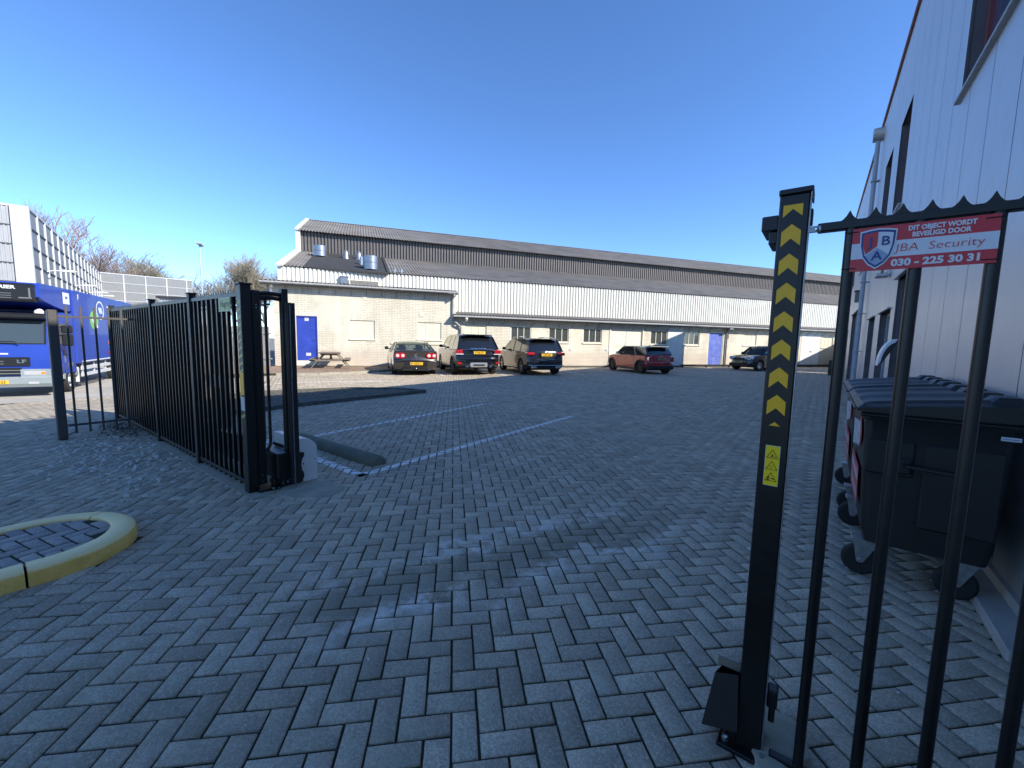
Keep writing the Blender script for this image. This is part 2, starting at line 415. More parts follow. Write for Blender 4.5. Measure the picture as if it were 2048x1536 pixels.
# ------------------------------------------------------------------ camera, light, sky
Rm = np.array([[0.7985473, 0.0780275, -0.5968534], [0.6015878, -0.0699217, 0.7957406], [0.0203566, -0.9944962, -0.1027762]])
cam = bpy.data.cameras.new('camera'); co = bpy.data.objects.new('camera', cam); COL.objects.link(co)
cam.sensor_width = 36; cam.lens = 828/2048*36; cam.clip_start = .05; cam.clip_end = 2000
X, Y, Z = Rm[:, 0], -Rm[:, 1], -Rm[:, 2]
co.matrix_world = Matrix(((X[0], Y[0], Z[0], 0), (X[1], Y[1], Z[1], 0), (X[2], Y[2], Z[2], 1.5), (0, 0, 0, 1)))
SC.camera = co
SUN_AZ = R_(8.6); SUN_EL = math.atan(.66)
sl = bpy.data.lights.new('sun', 'SUN'); sl.energy = 3.1; sl.angle = R_(.5); sl.color = (1, .94, .85)
so = bpy.data.objects.new('sun', sl); COL.objects.link(so)
sd = Vector((math.cos(SUN_AZ)*math.cos(SUN_EL), math.sin(SUN_AZ)*math.cos(SUN_EL), math.sin(SUN_EL)))
so.rotation_euler = sd.to_track_quat('Z', 'Y').to_euler()
W = bpy.data.worlds.new('World'); SC.world = W; W.use_nodes = True
nt = W.node_tree; nt.nodes.clear()
wo = nt.nodes.new('ShaderNodeOutputWorld'); bg = nt.nodes.new('ShaderNodeBackground'); sky = nt.nodes.new('ShaderNodeTexSky')
sky.sky_type = 'NISHITA'; sky.sun_disc = False; sky.sun_elevation = SUN_EL; sky.sun_rotation = PI/2-SUN_AZ
sky.altitude = 0; sky.air_density = .68; sky.dust_density = 0; sky.ozone_density = 4.5
bg.inputs[1].default_value = .128
hs = nt.nodes.new('ShaderNodeHueSaturation'); hs.inputs['Saturation'].default_value = 1.10; hs.inputs['Hue'].default_value = .503; nt.links.new(sky.outputs[0], hs.inputs['Color']); nt.links.new(hs.outputs[0], bg.inputs[0]); nt.links.new(bg.outputs[0], wo.inputs[0])
SC.view_settings.view_transform = 'Standard'; SC.view_settings.look = 'None'
SC.view_settings.exposure = 1.3; SC.view_settings.gamma = 1
# ------------------------------------------------------------------ ground
TV = Vector((.552, .834, 0)).normalized(); NV = Vector((TV.y, -TV.x, 0)); W0 = Vector((-7.5955, 29.3068, 0))
WROT = math.atan2(TV.y, TV.x)
def wpt(s, out, z=0): return W0+TV*s+NV*out+Vector((0, 0, z))
def sstep(a, b, x):
    t = min(1, max(0, (x-a)/(b-a))); return t*t*(3-2*t)
def gz(x, y):
    d = max(0., min(7.5, -9.8-x)); return -.4*sstep(0, 7.5, d)*(1-sstep(3.2, 7.5, y))
def gridmesh(name, xs, ys, dz, mat, **kw):
    V = [(x, y, gz(x, y)+dz) for y in ys for x in xs]; n = len(xs)
    F = [(j*n+i, j*n+i+1, (j+1)*n+i+1, (j+1)*n+i) for j in range(len(ys)-1) for i in range(n-1)]
    return MB().add(V, F, mat).build(name, **kw)
gx = [-400, -150, -80, -50, -35, -26]+[-22+i*.6 for i in range(22)]+[-8, 0, 6, 40, 150, 400]
gy = [-200, -60, -20, -6, 0, 1.5, 3]+[3.2+i*.43 for i in range(1, 11)]+[9, 14, 25, 40, 80, 150, 400]
gridmesh('ground', gx, gy, -.035, 'asphalt', kind='structure')
gridmesh('joint_bed', [x for x in gx if -23 < x < 2]+[1.0], [y for y in gy if -7 < y < 41], -.011, 'joint_sand', kind='structure')
gridmesh('street', [-80, -50, -35, -26, -22, -20, -18, -17.05], [-20, -6, 0, 1.5, 3, 4, 5, 6, 7], -.004, 'street_brick', kind='structure')

PLANTER = [(-8.95, 7.85), (-9.02, 4.3), (-8.86, 2.4), (-10.3, 2.3), (-11.7, 4.3), (-10.9, 6.6), (-9.8, 7.6)]
def inpoly(p, poly):
    r = False; j = len(poly)-1
    for i in range(len(poly)):
        a, b = poly[i], poly[j]
        if (a[1] > p[1]) != (b[1] > p[1]) and p[0] < (b[0]-a[0])*(p[1]-a[1])/(b[1]-a[1])+a[0]: r = not r
        j = i
    return r
# raised brown terrace along the annex, in (s,out) of the warehouse frame
TERR = [(-27, .0), (-19.0, .0), (-18.8, .9), (-18.9, 2.0), (-19.7, 3.0), (-21.0, 3.9), (-22.0, 4.35), (-23.5, 4.4), (-27, 4.4)]
TERR_XY = [tuple(wpt(s, o)[:2]) for s, o in TERR]
RmT = Rm.T
def project(x, y, z):
    c = RmT @ np.array([x, y, z-1.5])
    if c[2] < .05: return None
    return 1024+828*c[0]/c[2], 768+828*c[1]/c[2]
ISL = (-4.14, .5, .22)      # centre x, radius, end centre y (traffic island)
def in_island(x, y): return (abs(x-ISL[0]) < ISL[1] and y < ISL[2]) or math.hypot(x-ISL[0], y-ISL[2]) < ISL[1]-.03
LINES = [((-3.97, 2.50), (-4.03, 7.46), .105), ((-6.13, 3.1), (-6.38, 7.41), .10), ((-3.92, 2.56), (-6.9, 2.56), .11)]
for s in (-17.05, -14.3, -10.4, -8.0, -5.6, -3.2, -.8, 1.7):
    LINES.append((tuple(wpt(s, .5)[:2]), tuple(wpt(s-.1, 5.4)[:2]), .11))
LINES.append((tuple(wpt(-19.3, 7.3)[:2]), tuple(wpt(-27, 6.9)[:2]), .12))
def clip(poly, a, b):
    """keep the part of poly left of a->b"""
    out = []
    for i in range(len(poly)):
        p, q = poly[i], poly[(i+1) % len(poly)]
        sp = (b[0]-a[0])*(p[1]-a[1])-(b[1]-a[1])*(p[0]-a[0]); sq = (b[0]-a[0])*(q[1]-a[1])-(b[1]-a[1])*(q[0]-a[0])
        if sp >= 0: out.append(p)
        if (sp >= 0) != (sq >= 0):
            t = sp/(sp-sq); out.append((p[0]+(q[0]-p[0])*t, p[1]+(q[1]-p[1])*t))
    return out
def rect(l):
    (ax, ay), (bx, by), w = l; d = math.hypot(bx-ax, by-ay); nx, ny = -(by-ay)/d*w/2, (bx-ax)/d*w/2
    return [(ax-nx, ay-ny), (bx-nx, by-ny), (bx+nx, by+ny), (ax+nx, ay+ny)]
RECTS = [rect(l) for l in LINES]
def herring(name, inside, ang, w, mat, zf, seed, maxd=1e9, dome=.0018, gap=.0050, paint=None, bnd=(-24, 2, -3, 45), **kw):
    rs = np.random.RandomState(seed); ca, sa = math.cos(ang), math.sin(ang)
    us = []; 
    cs = [((x*ca+y*sa)/w, (-x*sa+y*ca)/w) for x in bnd[:2] for y in bnd[2:]]
    i0, i1 = int(min(c[0] for c in cs))-2, int(max(c[0] for c in cs))+2; j0, j1 = int(min(c[1] for c in cs))-2, int(max(c[1] for c in cs))+2
    for j in range(j0, j1):
        for i in range(i0, i1):
            k = (i-j) % 4
            if k == 0: us.append((i+1, j+.5, 0))
            elif k == 3: us.append((i+.5, j+1, 1))
    A = np.array(us); cx = (A[:, 0]*ca-A[:, 1]*sa)*w; cy = (A[:, 0]*sa+A[:, 1]*ca)*w
    # frustum cull
    P = np.stack([cx, cy, np.full_like(cx, -1.5)], 1) @ Rm
    zc = np.maximum(P[:, 2], 1e-3); px = 1024+828*P[:, 0]/zc; py = 768+828*P[:, 1]/zc
    ok = (P[:, 2] > .2) & (px > -150) & (px < 2200) & (py < 1750)
    idx = [k for k in np.nonzero(ok)[0] if inside(cx[k], cy[k])]
    L, Wd = w-gap, w/2-gap; bv = .0055
    prof = [(L, Wd, -.012), (L, Wd, -.0042), (L-bv, Wd-bv, 0)]
    V = []; F = []; T = []; lines = {}
    base = np.array([(sx*l, sy*h, z) for (l, h, z) in prof for (sx, sy) in ((-1, -1), (1, -1), (1, 1), (-1, 1))])
    fb = np.array([(8, 9, 10, 11)]+[(4+i, 4+(i+1) % 4, 8+(i+1) % 4, 8+i) for i in range(4)]+[(i, (i+1) % 4, 4+(i+1) % 4, 4+i) for i in range(4)])
    VV = np.empty((len(idx)*12, 3)); FF = np.empty((len(idx)*9, 4), int); TT = np.empty(len(idx)*12)
    for n, k in enumerate(idx):
        a = ang+(PI/2 if A[k, 2] else 0)+rs.normal(0, .006); c, s_ = math.cos(a), math.sin(a)
        x, y = cx[k]+rs.normal(0, .0008), cy[k]+rs.normal(0, .0008)
        b = base.copy(); tx, ty = rs.normal(0, .006, 2)
        b[:, 2] += b[:, 0]*tx+b[:, 1]*ty+abs(rs.normal(0, dome))*-1
        z = zf(x, y)
        q = np.stack([x+b[:, 0]*c-b[:, 1]*s_, y+b[:, 0]*s_+b[:, 1]*c, z+b[:, 2]], 1)
        VV[n*12:n*12+12] = q; FF[n*9:n*9+9] = fb+n*12
        TT[n*12:n*12+12] = min(1, max(0, rs.normal(.5, .27)+(-.35 if rs.rand() < .04 else 0)))
        if paint:
            for li, r in enumerate(RECTS):
                if min(p[0] for p in r)-.2 < x < max(p[0] for p in r)+.2 and min(p[1] for p in r)-.2 < y < max(p[1] for p in r)+.2:
                    pl = [tuple(p[:2]) for p in q[8:12]]
                    for e in range(4):
                        if pl: pl = clip(pl, r[e], r[(e+1) % 4])
                    if len(pl) > 2:
                        zt = q[8:12, 2].max()+.0012
                        m = lines.setdefault(li, MB()); m.add([(p[0], p[1], zt) for p in pl], [tuple(range(len(pl)))], 'paint_line')
    me = bpy.data.meshes.new(name); nv, nf = len(VV), len(FF)
    me.vertices.add(nv); me.vertices.foreach_set('co', VV.ravel()); me.loops.add(nf*4); me.loops.foreach_set('vertex_index', FF.ravel())
    me.polygons.add(nf); me.polygons.foreach_set('loop_start', np.arange(nf)*4); me.polygons.foreach_set('loop_total', np.full(nf, 4))
    me.update(calc_edges=True)
    at = me.attributes.new('tone', 'FLOAT', 'POINT'); at.data.foreach_set('value', TT)
    me.materials.append(MATS[mat]); o = bpy.data.objects.new(name, me); COL.objects.link(o); tag(o, **kw)
    for li, m in lines.items(): m.build('parking_line', kind='structure')
    return o
def in_yard(x, y):
    if x > .83: return False
    p = Vector((x, y, 0))-W0
    if p.dot(NV) < .22: return False
    if x < -17 and y < 7.2: return False
    if p.dot(TV) < -29: return False
    if in_island(x, y) or inpoly((x, y), PLANTER) or inpoly((x, y), TERR_XY): return False
    return True
herring('pavement', in_yard, PI/4, .1035, 'pavers', gz, 3, paint=True, kind='structure')
# ---- brown brick terrace with kerb
def in_terr(x, y): return inpoly((x, y), TERR_XY) and (Vector((x, y, 0))-W0).dot(NV) < 4.2
herring('terrace', in_terr, WROT, .105, 'pavers_brown', lambda x, y: .075, 5, bnd=(-30, -8, 2, 22), kind='structure')
m = MB(); m.prism([(p[0], p[1]) for p in TERR_XY], -.05, .062, 'joint_sand', axis='z'); m.build('terrace_bed', kind='structure')
m = MB()
for i in range(1, len(TERR)-2):
    a, b = TERR_XY[i], TERR_XY[i+1]; m.beam((a[0], a[1], .02), (b[0], b[1], .02), .10, .13, 'concrete', b=.012)
m.build('terrace_kerb', label='low concrete kerb curving round the brown brick terrace by the picnic table', cat='kerb')
# ---- planter bed with dark kerb and soil
pr = empty('planting_bed', (PLANTER[1][0], PLANTER[1][1], 0), label='dark raised planting bed with bare soil and a mossy kerb in the shade', cat='planting bed')
o0 = Vector((PLANTER[1][0], PLANTER[1][1], 0))
m = MB(); rs = random.Random(4)
xs = [(-3.0+i*.12) for i in range(28)]; ys = [(-2.2+i*.12) for i in range(50)]; idx = {}
for i, x in enumerate(xs):
    for j, y in enumerate(ys):
        if inpoly((o0.x+x, o0.y+y), PLANTER): idx[i, j] = len(m.v); m.v.append((x, y, .03+rs.uniform(0, .045)))
mi = m.mi('soil')
for (i, j) in list(idx):
    if (i+1, j) in idx and (i, j+1) in idx and (i+1, j+1) in idx: m.f.append((idx[i, j], idx[i+1, j], idx[i+1, j+1], idx[i, j+1])); m.m.append(mi)
m.build('soil', pr)
m = MB()
for i in range(len(PLANTER)):
    a, b = Vector((*PLANTER[i], 0))-o0, Vector((*PLANTER[(i+1) % len(PLANTER)], 0))-o0
    m.beam((a.x, a.y, .02), (b.x, b.y, .02), .11, .14, 'dark_kerb', b=.015)
m.build('kerb', pr)
m = MB()
for k in range(130):
    while True:
        x, y = rs.uniform(-12, -8.8), rs.uniform(2.3, 7.8)
        if inpoly((x, y), PLANTER): break
    x -= o0.x; y -= o0.y; h = rs.uniform(.0, .05)-.04; a = rs.uniform(0, PI); 
    m.add([(x-.02*math.cos(a), y-.02*math.sin(a), .1), (x+.02*math.cos(a), y+.02*math.sin(a), .1), (x+rs.uniform(-.07, .07), y+rs.uniform(-.07, .07), .1+h)], [(0, 1, 2)], 'leaf_litter' if rs.random() < .6 else 'bud_green')
m.build('weeds', pr, kind='stuff')
# ---- half-round wheel stop
def wheelstop(x0, x1, y, nm_label):
    m = MB(); n = 10; r = .12
    V = []; st = [(x0-.02, .25), (x0, .8), (x0+.04, 1), (x1-.04, 1), (x1, .8), (x1+.02, .25)]
    for x, k in st:
        for i in range(n+1):
            t = PI*i/n; V.append((x, y+math.cos(t)*r*k, math.sin(t)*r*k*.85))
    q = n+1
    F = [(a*q+i, a*q+i+1, (a+1)*q+i+1, (a+1)*q+i) for a in range(len(st)-1) for i in range(n)]
    F += [tuple(range(q)), tuple(reversed(range((len(st)-1)*q, len(st)*q)))]
    m.add(V, F, 'mossy_concrete'); return m.build('wheel_stop', label=nm_label, cat='wheel stop')
wheelstop(-6.05, -4.15, 2.92, 'mossy half-round concrete wheel stop lying beside the white motor box')
# ---- traffic island
isl = empty('traffic_island', (ISL[0], ISL[2], 0), label='round-ended traffic island with cracked yellow kerb stones and grey paving infill', cat='traffic island')
H_ = .105
prof = [(.0, -.03), (.0, .055), (.008, .083), (.03, .1), (.055, H_), (.13, H_+.001), (.142, .098), (.145, .04)]
path = [(.5, -2.6, 0, 1)]
def isl_path(t):   # t metres along the outer edge from front side to back side
    if t < 2.6: return (.5, -2.6+t, 0.)
    a = (t-2.6)/.5
    if a < PI: return (.5*math.cos(a), .5*math.sin(a), a)
    return (-.5, -(t-2.6-PI*.5), PI)
joints = [0, 1.55, 2.52, 3.72, 4.75, 5.7, 6.77]
for k in range(len(joints)-1):
    a0, a1 = joints[k]+.006, joints[k+1]-.006; ns = 16; m = MB(); V = []; tops = []
    kr = random.Random(k)
    for i in range(ns+1):
        t = a0+(a1-a0)*i/ns; x, y, a = isl_path(t); nx, ny = math.cos(a), math.sin(a)
        if i in (0, ns): x += 0
        for (d, z) in prof: V.append((x-nx*d, y-ny*d, z))
    q = len(prof)
    F0 = []; F1 = []
    for i in range(ns):
        for j in range(q-1): (F0).append((i*q+j, i*q+j+1, (i+1)*q+j+1, (i+1)*q+j))
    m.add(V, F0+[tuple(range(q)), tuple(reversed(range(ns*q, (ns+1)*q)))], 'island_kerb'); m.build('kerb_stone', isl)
def in_isl_in(x, y):
    x -= ISL[0]; y -= ISL[2]
    return (abs(x) < .35 and y <= 0 and y > -2.6) or math.hypot(x, y) < .355
o = herring('infill', in_isl_in, R_(12), .085, 'pavers_island', lambda x, y: .092, 9, dome=.004, gap=.006, bnd=(-4.7, -3.6, -2.4, .8))
o.parent = isl; o.matrix_parent_inverse = Matrix.Translation((-ISL[0], -ISL[2], 0)); o.name = 'infill'
m = MB(); m.prism([(.36*math.cos(a), .36*math.sin(a)) for a in [PI*i/16 for i in range(17)]]+[(-.36, -2.6), (.36, -2.6)], 0, .081, 'joint_sand', axis='z'); m.build('infill_bed', isl)
# ---- concrete strip in front of the silver building
m = MB(); m.box(.822, .97, 2.96, 40, -.03, .052, 'plinth_concrete', .008); m.build('concrete_strip', kind='structure')
m = MB(); m.box(.835, .97, -4, 2.75, -.03, .045, 'plinth_concrete', .008); m.build('concrete_strip', kind='structure')
# ---- loose rubble & leaf litter around the gate fence
m = MB(); rs = random.Random(11)
for k in range(330):
    x = rs.gauss(-6.6, .95); y = rs.gauss(1.0, .32)
    if y > 1.52 or y < .2: continue
    r = rs.uniform(.012, .045); a = rs.uniform(0, PI)
    n = 6; V = [(x+math.cos(2*PI*i/n+a)*r*rs.uniform(.7, 1.2), y+math.sin(2*PI*i/n+a)*r*.8, -.003) for i in range(n)]
    V2 = [(x+(p[0]-x)*.7, y+(p[1]-y)*.7, .012*rs.uniform(.5, 1.4)) for p in V]
    m.add(V+V2, [(i, (i+1) % n, n+(i+1) % n, n+i) for i in range(n)]+[tuple(range(n, 2*n))], 'cobble')
m.build('gravel', kind='stuff', label='pale cobble fragments scattered on the paving before the black fence', cat='rubble')
m = MB()
for k in range(500):
    x = rs.gauss(-8.7, .45); y = rs.gauss(1.45, .14); a = rs.uniform(0, 2*PI); r = rs.uniform(.01, .03); z = rs.uniform(.002, .03)
    m.add([(x+r*math.cos(a), y+r*math.sin(a), z), (x+r*math.cos(a+2), y+r*math.sin(a+2), z+rs.uniform(0, .015)), (x+r*math.cos(a+4), y+r*math.sin(a+4), z)], [(0, 1, 2)], 'leaf_litter')
m.build('leaf_litter', kind='stuff', label='reddish brown leaf litter heaped at the corner of the black fences', cat='leaf litter')
m = MB()
for k in range(70):
    x = rs.uniform(-4, .7); y = rs.uniform(.6, 5.5); a = rs.uniform(0, PI); l = rs.uniform(.004, .012); w = rs.uniform(.002, .005)
    T = Matrix.Translation((x, y, .003)) @ Matrix.Rotation(a, 4, 'Z'); m.box(-l, l, -w, w, -.002, .002, 'debris_white', T=T)
m.build('litter_specks', kind='stuff', label='tiny pale specks of litter lying across the paving', cat='litter')
for (x, y, s) in ((-1.87, 1.07, .035), (-6.0, .93, .03)):
    pass
# concrete footing under the gate portal
m = MB(); rs = random.Random(3)
V = []; n = 22
for k, (r, z) in enumerate(((1, -.01), (.93, .010), (.0, .014))):
    for i in range(n):
        a = 2*PI*i/n; rr = r*(.36+.05*math.sin(3*a)+.03*math.cos(5*a+1)); V.append((-4.02+rr*1.05*math.cos(a), 2.02+rr*.75*math.sin(a), z))
m.add(V, [(j*n+i, j*n+(i+1) % n, (j+1)*n+(i+1) % n, (j+1)*n+i) for j in range(2) for i in range(n)], 'concrete'); m.box(-9.9, -4.1, 1.52, 1.72, -.02, .006, 'concrete')
m.build('footing', kind='structure')
# ------------------------------------------------------------------ black fences and sliding gate
def comb(m, x0, x1, y, z, mat, sp=.0605, h=.03, th=.004, first=True):
    n = max(1, round((x1-x0)/sp)); sp = (x1-x0)/n; V = []; F = []
    for k in range(n):
        for i in range(9):
            u = i/8; c = (2*u-1)**2 if (k or u > .5 or first) else 0; zz = z+h*(c**1.25)
            V.append((x0+(k+u)*sp, zz))
    for (a, s) in ((-th/2, 0), (th/2, 1)):
        pass
    VV = []
    for (a) in (-th/2, th/2):
        for (x, zz) in V: VV.append((x, y+a, zz)); VV.append((x, y+a, z-.006))
    q = len(V)
    for i in range(q-1):
        for o in (0, 2*q): F.append((o+2*i, o+2*i+2, o+2*i+3, o+2*i+1))
        F.append((2*i, 2*q+2*i, 2*q+2*i+2, 2*i+2))
    return m.add(VV, F, mat)
BP = 'black_paint'
# fixed palisade in front of the sliding leaf
gf = empty('palisade_fence', (-7.0, 1.61, 0), label='long fixed black palisade fence with capped posts in front of the sliding gate leaf', cat='fence')
def L(x): return x+7.0
for px in (-5.76, -7.36, -9.86):
    m = MB(); m.box(L(px)-.035, L(px)+.035, -.035, .035, 0, 1.955, 'black_paint_grey', .004); m.box(L(px)-.045, L(px)+.045, -.045, .045, 1.955, 1.968, 'black_paint_grey', .003); m.build('post', gf)
segs = [(-9.825, -7.395), (-7.325, -5.795), (-5.725, -4.37)]
m = MB(); m2 = MB(); m3 = MB()
bars = []
for a, b in segs:
    m.box(L(a), L(b), -.02, .02, 1.865, 1.905, BP, .003); m2.box(L(a), L(b), -.018, .018, .055, .09, BP, .003)
    comb(m3, L(a), L(b), 0, 1.906, BP, .065, .034)
    n = round((b-a)/.132); bars += [a+(b-a)*(i+.5)/n for i in range(n)]
m.build('top_rail', gf); m2.build('bottom_rail', gf); m3.build('spike_strip', gf)
bm_ = MB(); bm_.box(-.015, .015, -.015, .015, .03, 1.87, BP, .002)
b0 = bm_.build('bar', gf, loc=(L(bars[0]), 0, 0))
for x in bars[1:]:
    c = b0.copy(); COL.objects.link(c); c.parent = gf; c.location = (L(x), 0, 0)
# green-yellow maker's plate and white notice
sg = empty('fence_sign', (-4.72, 1.585, 1.8), label='square olive green sign with pale border tied to the top of the palisade fence', cat='sign')
T = frameT((0, 0, 0), (1, 0, 0), (0, 0, 1))
m = MB(); m.box(-.15, .15, -.004, .0, -.067, .067, 'olive_light'); m.box(-.14, .14, -.006, -.003, -.058, .058, 'olive_sign'); m.build('plate', sg)
m = MB(); m.text('Hugro', .085, 'plate_text', Matrix.Translation((.01, -.0065, .004)) @ T, sx=1.1, shear=.3); m.build('lettering', sg)
sg = MB().box(-.19, .19, -.003, .003, -.075, .075, 'sign_pale', .001); sg.build('notice_board', loc=(-5.78, 1.785, .965), label='small blank white notice board fixed on the sliding gate bars', cat='sign')
# portal posts
pt = empty('gate_portal', (-4.3, 1.75, 0), label='tall black double portal frame with bolts guiding the open sliding gate', cat='gate frame')
m = MB(); m.box(-.07, .03, -.19, -.10, 0, 1.965, BP, .004); m.build('post', pt)
m = MB(); m.box(-.08, .04, -.20, -.09, 1.965, 1.982, BP, .003); m.build('post_cap', pt)
m = MB(); m.box(-.05, .02, -.097, -.02, .06, 1.925, BP, .006); m.build('guide_post', pt)
m = MB(); m.box(.0, .065, .155, .215, 0, 1.96, BP, .004); m.build('post', pt)
m = MB()
for z, dy in ((1.90, 0), (1.86, .03)): m.tube([(-.02, -.02, z), (.0, .05, z+.01), (.02, .155, z)], .02, BP, 10)
m.build('cross_tube', pt)
m = MB()
for z in (1.79, 1.765, 1.02, .99, .96, .155, .09): m = MB(); m.lathe([(.007, 0), (.007, .004), (.004, .008)], (.02+.002, -.062, z), (1, 0, 0), 'chrome', 8); m.build('bolt', pt)
for y, z in ((.0, .02), (.14, .05), (.19, .035), (.22, .03), (.05, .01)): m = MB(); m.lathe([(.012, 0), (.012, .012), (.006, .02)], (.09, y, z), (1, 0, 0), 'galvanised', 8); m.build('bolt', pt)
for (x, y) in ((0, -.1), (.06, .1)): m = MB(); m.cyl((x, y, 0), (x, y, .05), .012, 'galvanised', 8); m.build('bolt', pt)
m = MB(); m.box(-.1, .1, -.13, .3, .012, .03, BP, .004); m.box(-.03, .07, .02, .1, .03, .1, BP, .01); m.box(0, .08, .14, .22, .03, .07, BP, .01); m.build('base_plate', pt)
m = MB()
for i in range(16):
    z = .72+i*.0705
    m.add([(-.055, -.1908, z), (.015, -.1908, z+.03), (.015, -.1908, z+.055), (-.055, -.1908, z+.025)], [(0, 1, 2, 3)], 'olive_sign')
m.box(-.06, .02, -.1915, -.19, .95, 1.16, 'yellow_reflective'); m.box(-.06, .02, -.1915, -.19, .8, .93, 'sign_pale'); m.build('warning_strip', pt)
# sliding leaf
gl = empty('sliding_gate', (-7.0, 1.83, 0), label='open black sliding gate leaf with heavy bottom beam parked behind the palisade fence', cat='gate')
m = MB(); m.box(L(-9.9), L(-4.34), -.02, .02, 1.85, 1.89, BP, .004); m.box(L(-9.9), L(-4.34), -.015, .015, 1.80, 1.815, BP, .002); m.build('top_rail', gl)
m = MB(); m.box(L(-9.9), L(-4.16), -.055, .055, .10, .36, BP, .012); m.build('bottom_beam', gl)
m = MB(); comb(m, L(-9.9), L(-4.34), 0, 1.892, BP, .065, .034); m.build('spike_strip', gl)
n = 42; bm_ = MB()
pts = [(0, 0, 1.86), (0, 0, .46), (0, -.004, .41), (0, -.02, .375), (0, -.045, .355)]
bm_.tube(pts, .0155, BP, 8)
b0 = bm_.build('bar', gl, loc=(L(-4.42), 0, 0))
for i in range(1, n):
    c = b0.copy(); COL.objects.link(c); c.parent = gl; c.location = (L(-4.42-.131*i), 0, 0)
m = MB(); m.box(L(-4.15), L(-4.08), .055, .125, .05, 1.82, 'black_paint_grey', .004); m.build('end_stile', gl)
m = MB(); m.box(L(-4.078), L(-4.064), .066, .072, .06, 1.80, 'galvanised'); m.build('edge_strip', gl)
m = MB(); prof = [(.13, .04), (.155, .06), (.172, .10), (.17, .14), (.15, .18), (.145, .23), (.155, .28), (.175, .31), (.178, .345), (.13, .35)]
m.prism(prof, L(-4.14), L(-4.10), 'plastic_black', axis='x'); m.build('rubber_buffer', gl)
# motor cabinet
mc = empty('gate_motor', (-4.4, 2.09, 0), label='white motor cabinet with sloping top at the foot of the sliding gate', cat='motor box')
m = MB(); m.prism([(-.10, .012), (.10, .012), (.10, .36), (.085, .395), (.04, .44), (-.02, .462), (-.10, .472)], -.32, .2, 'grey_cover', axis='x'); m.build('cover', mc)
m = MB(); m.lathe([(.008, 0), (.008, .003)], (.2, -.045, .20), (1, 0, 0), 'plastic_black', 10); m.lathe([(.005, 0), (.005, .003)], (.2, .075, .23), (1, 0, 0), 'plastic_black', 10); m.build('screws', mc)
m = MB(); m.box(-.33, -.1, -.115, -.1, .33, .36, 'plastic_black'); m.build('trim', mc)
# return fence on the left, ending in a stout post
rf = empty('return_fence', (-8.44, .78, 0), label='short black bar fence with a stout square end post before the blue truck', cat='fence')
m = MB(); m.box(-.06, .055, -.05, .05, 0, 1.80, 'dusty_black_paint', .012); m.build('post', rf)
m = MB(); m.box(-.012, .012, .05, .83, 1.695, 1.725, 'dusty_black_paint', .003); m.build('top_rail', rf)
m = MB(); m.box(-.012, .012, .05, .83, .175, .205, 'dusty_black_paint', .003); m.build('bottom_rail', rf)
m = MB(); m.beam((.02, .055, .06), (.02, .13, .1), .02, .012, 'dusty_black_paint'); m.lathe([(.008, 0), (.008, .006)], (.015, .06, .19), (1, 0, 0), 'chrome', 8); m.build('bracket', rf)
bm_ = MB(); bm_.box(-.0125, .0125, -.0125, .0125, .07, 1.86, 'dusty_black_paint', .002); bm_.add([(-.0125, 0, 1.86), (.0125, 0, 1.86), (0, 0, 1.89)], [(0, 1, 2)], 'dusty_black_paint')
b0 = bm_.build('bar', rf, loc=(0, .137, 0))
for y in (.278, .417, .56, .70):
    c = b0.copy(); COL.objects.link(c); c.parent = rf; c.location = (0, y, 0)
# ------------------------------------------------------------------ right catch post
rp = empty('catch_post', (-.113, 1.70, 0), label='black steel catch post with yellow upward chevrons and a warning sticker', cat='post')
m = MB(); m.box(-.043, .04, -.05, .04, 0, 1.99, BP, .004); m.build('column', rp)
m = MB(); m.box(-.046, .047, -.055, .045, 1.99, 2.008, BP, .003); m.box(.042, .0475, -.05, .04, 1.975, 1.99, BP, .002); m.build('cap', rp)
m = MB(); m.box(.0405, .0445, -.052, -.047, .02, 1.99, 'galvanised', .001); m.build('edge_highlight', rp)  # bright metal strip imitates the highlight along the column's right edge
m = MB(); cx0 = -.004; hw = .0265
for k in range(9):
    za = 1.989-.093*k
    poly = [(cx0, za), (cx0+hw, za-.023), (cx0+hw, za-.070), (cx0, za-.0455), (cx0-hw, za-.070), (cx0-hw, za-.023)]
    zt, zb = 1.957, 1.231
    def cl(poly, zc, up):
        out = []
        for i in range(len(poly)):
            p, q = poly[i], poly[(i+1) % len(poly)]; sp = (p[1]-zc)*up; sq = (q[1]-zc)*up
            if sp >= 0: out.append(p)
            if (sp >= 0) != (sq >= 0): t = sp/(sp-sq); out.append((p[0]+(q[0]-p[0])*t, p[1]+(q[1]-p[1])*t))
        return out
    halves = [[poly[0], poly[1], poly[2], poly[3]], [poly[0], poly[3], poly[4], poly[5]]]
    for hlf in halves:
        c_ = cl(cl(hlf, zt, -1), zb, 1)
        if len(c_) > 2: m.prism(c_, -.0515, -.0495, 'yellow_reflective')
m.build('chevrons', rp)
def tri_outline(m, cx, cz, s, th, y0, y1, mat):
    o = [(cx, cz+s*.577), (cx+s/2, cz-s*.289), (cx-s/2, cz-s*.289)]; k = 1-th/(s*.289)
    i = [(cx+(p[0]-cx)*k, cz+(p[1]-cz)*k) for p in o]
    for a in range(3):
        b = (a+1) % 3; m.prism([o[a], o[b], i[b], i[a]], y0, y1, mat)
m = MB(); m.box(-.0235, .020, -.0512, -.0495, 1.022, 1.163, 'sign_pale'); m.box(-.022, .0185, -.0518, -.050, 1.0235, 1.1615, 'sticker_yellow'); m.build('warning_sticker', rp)
m = MB()
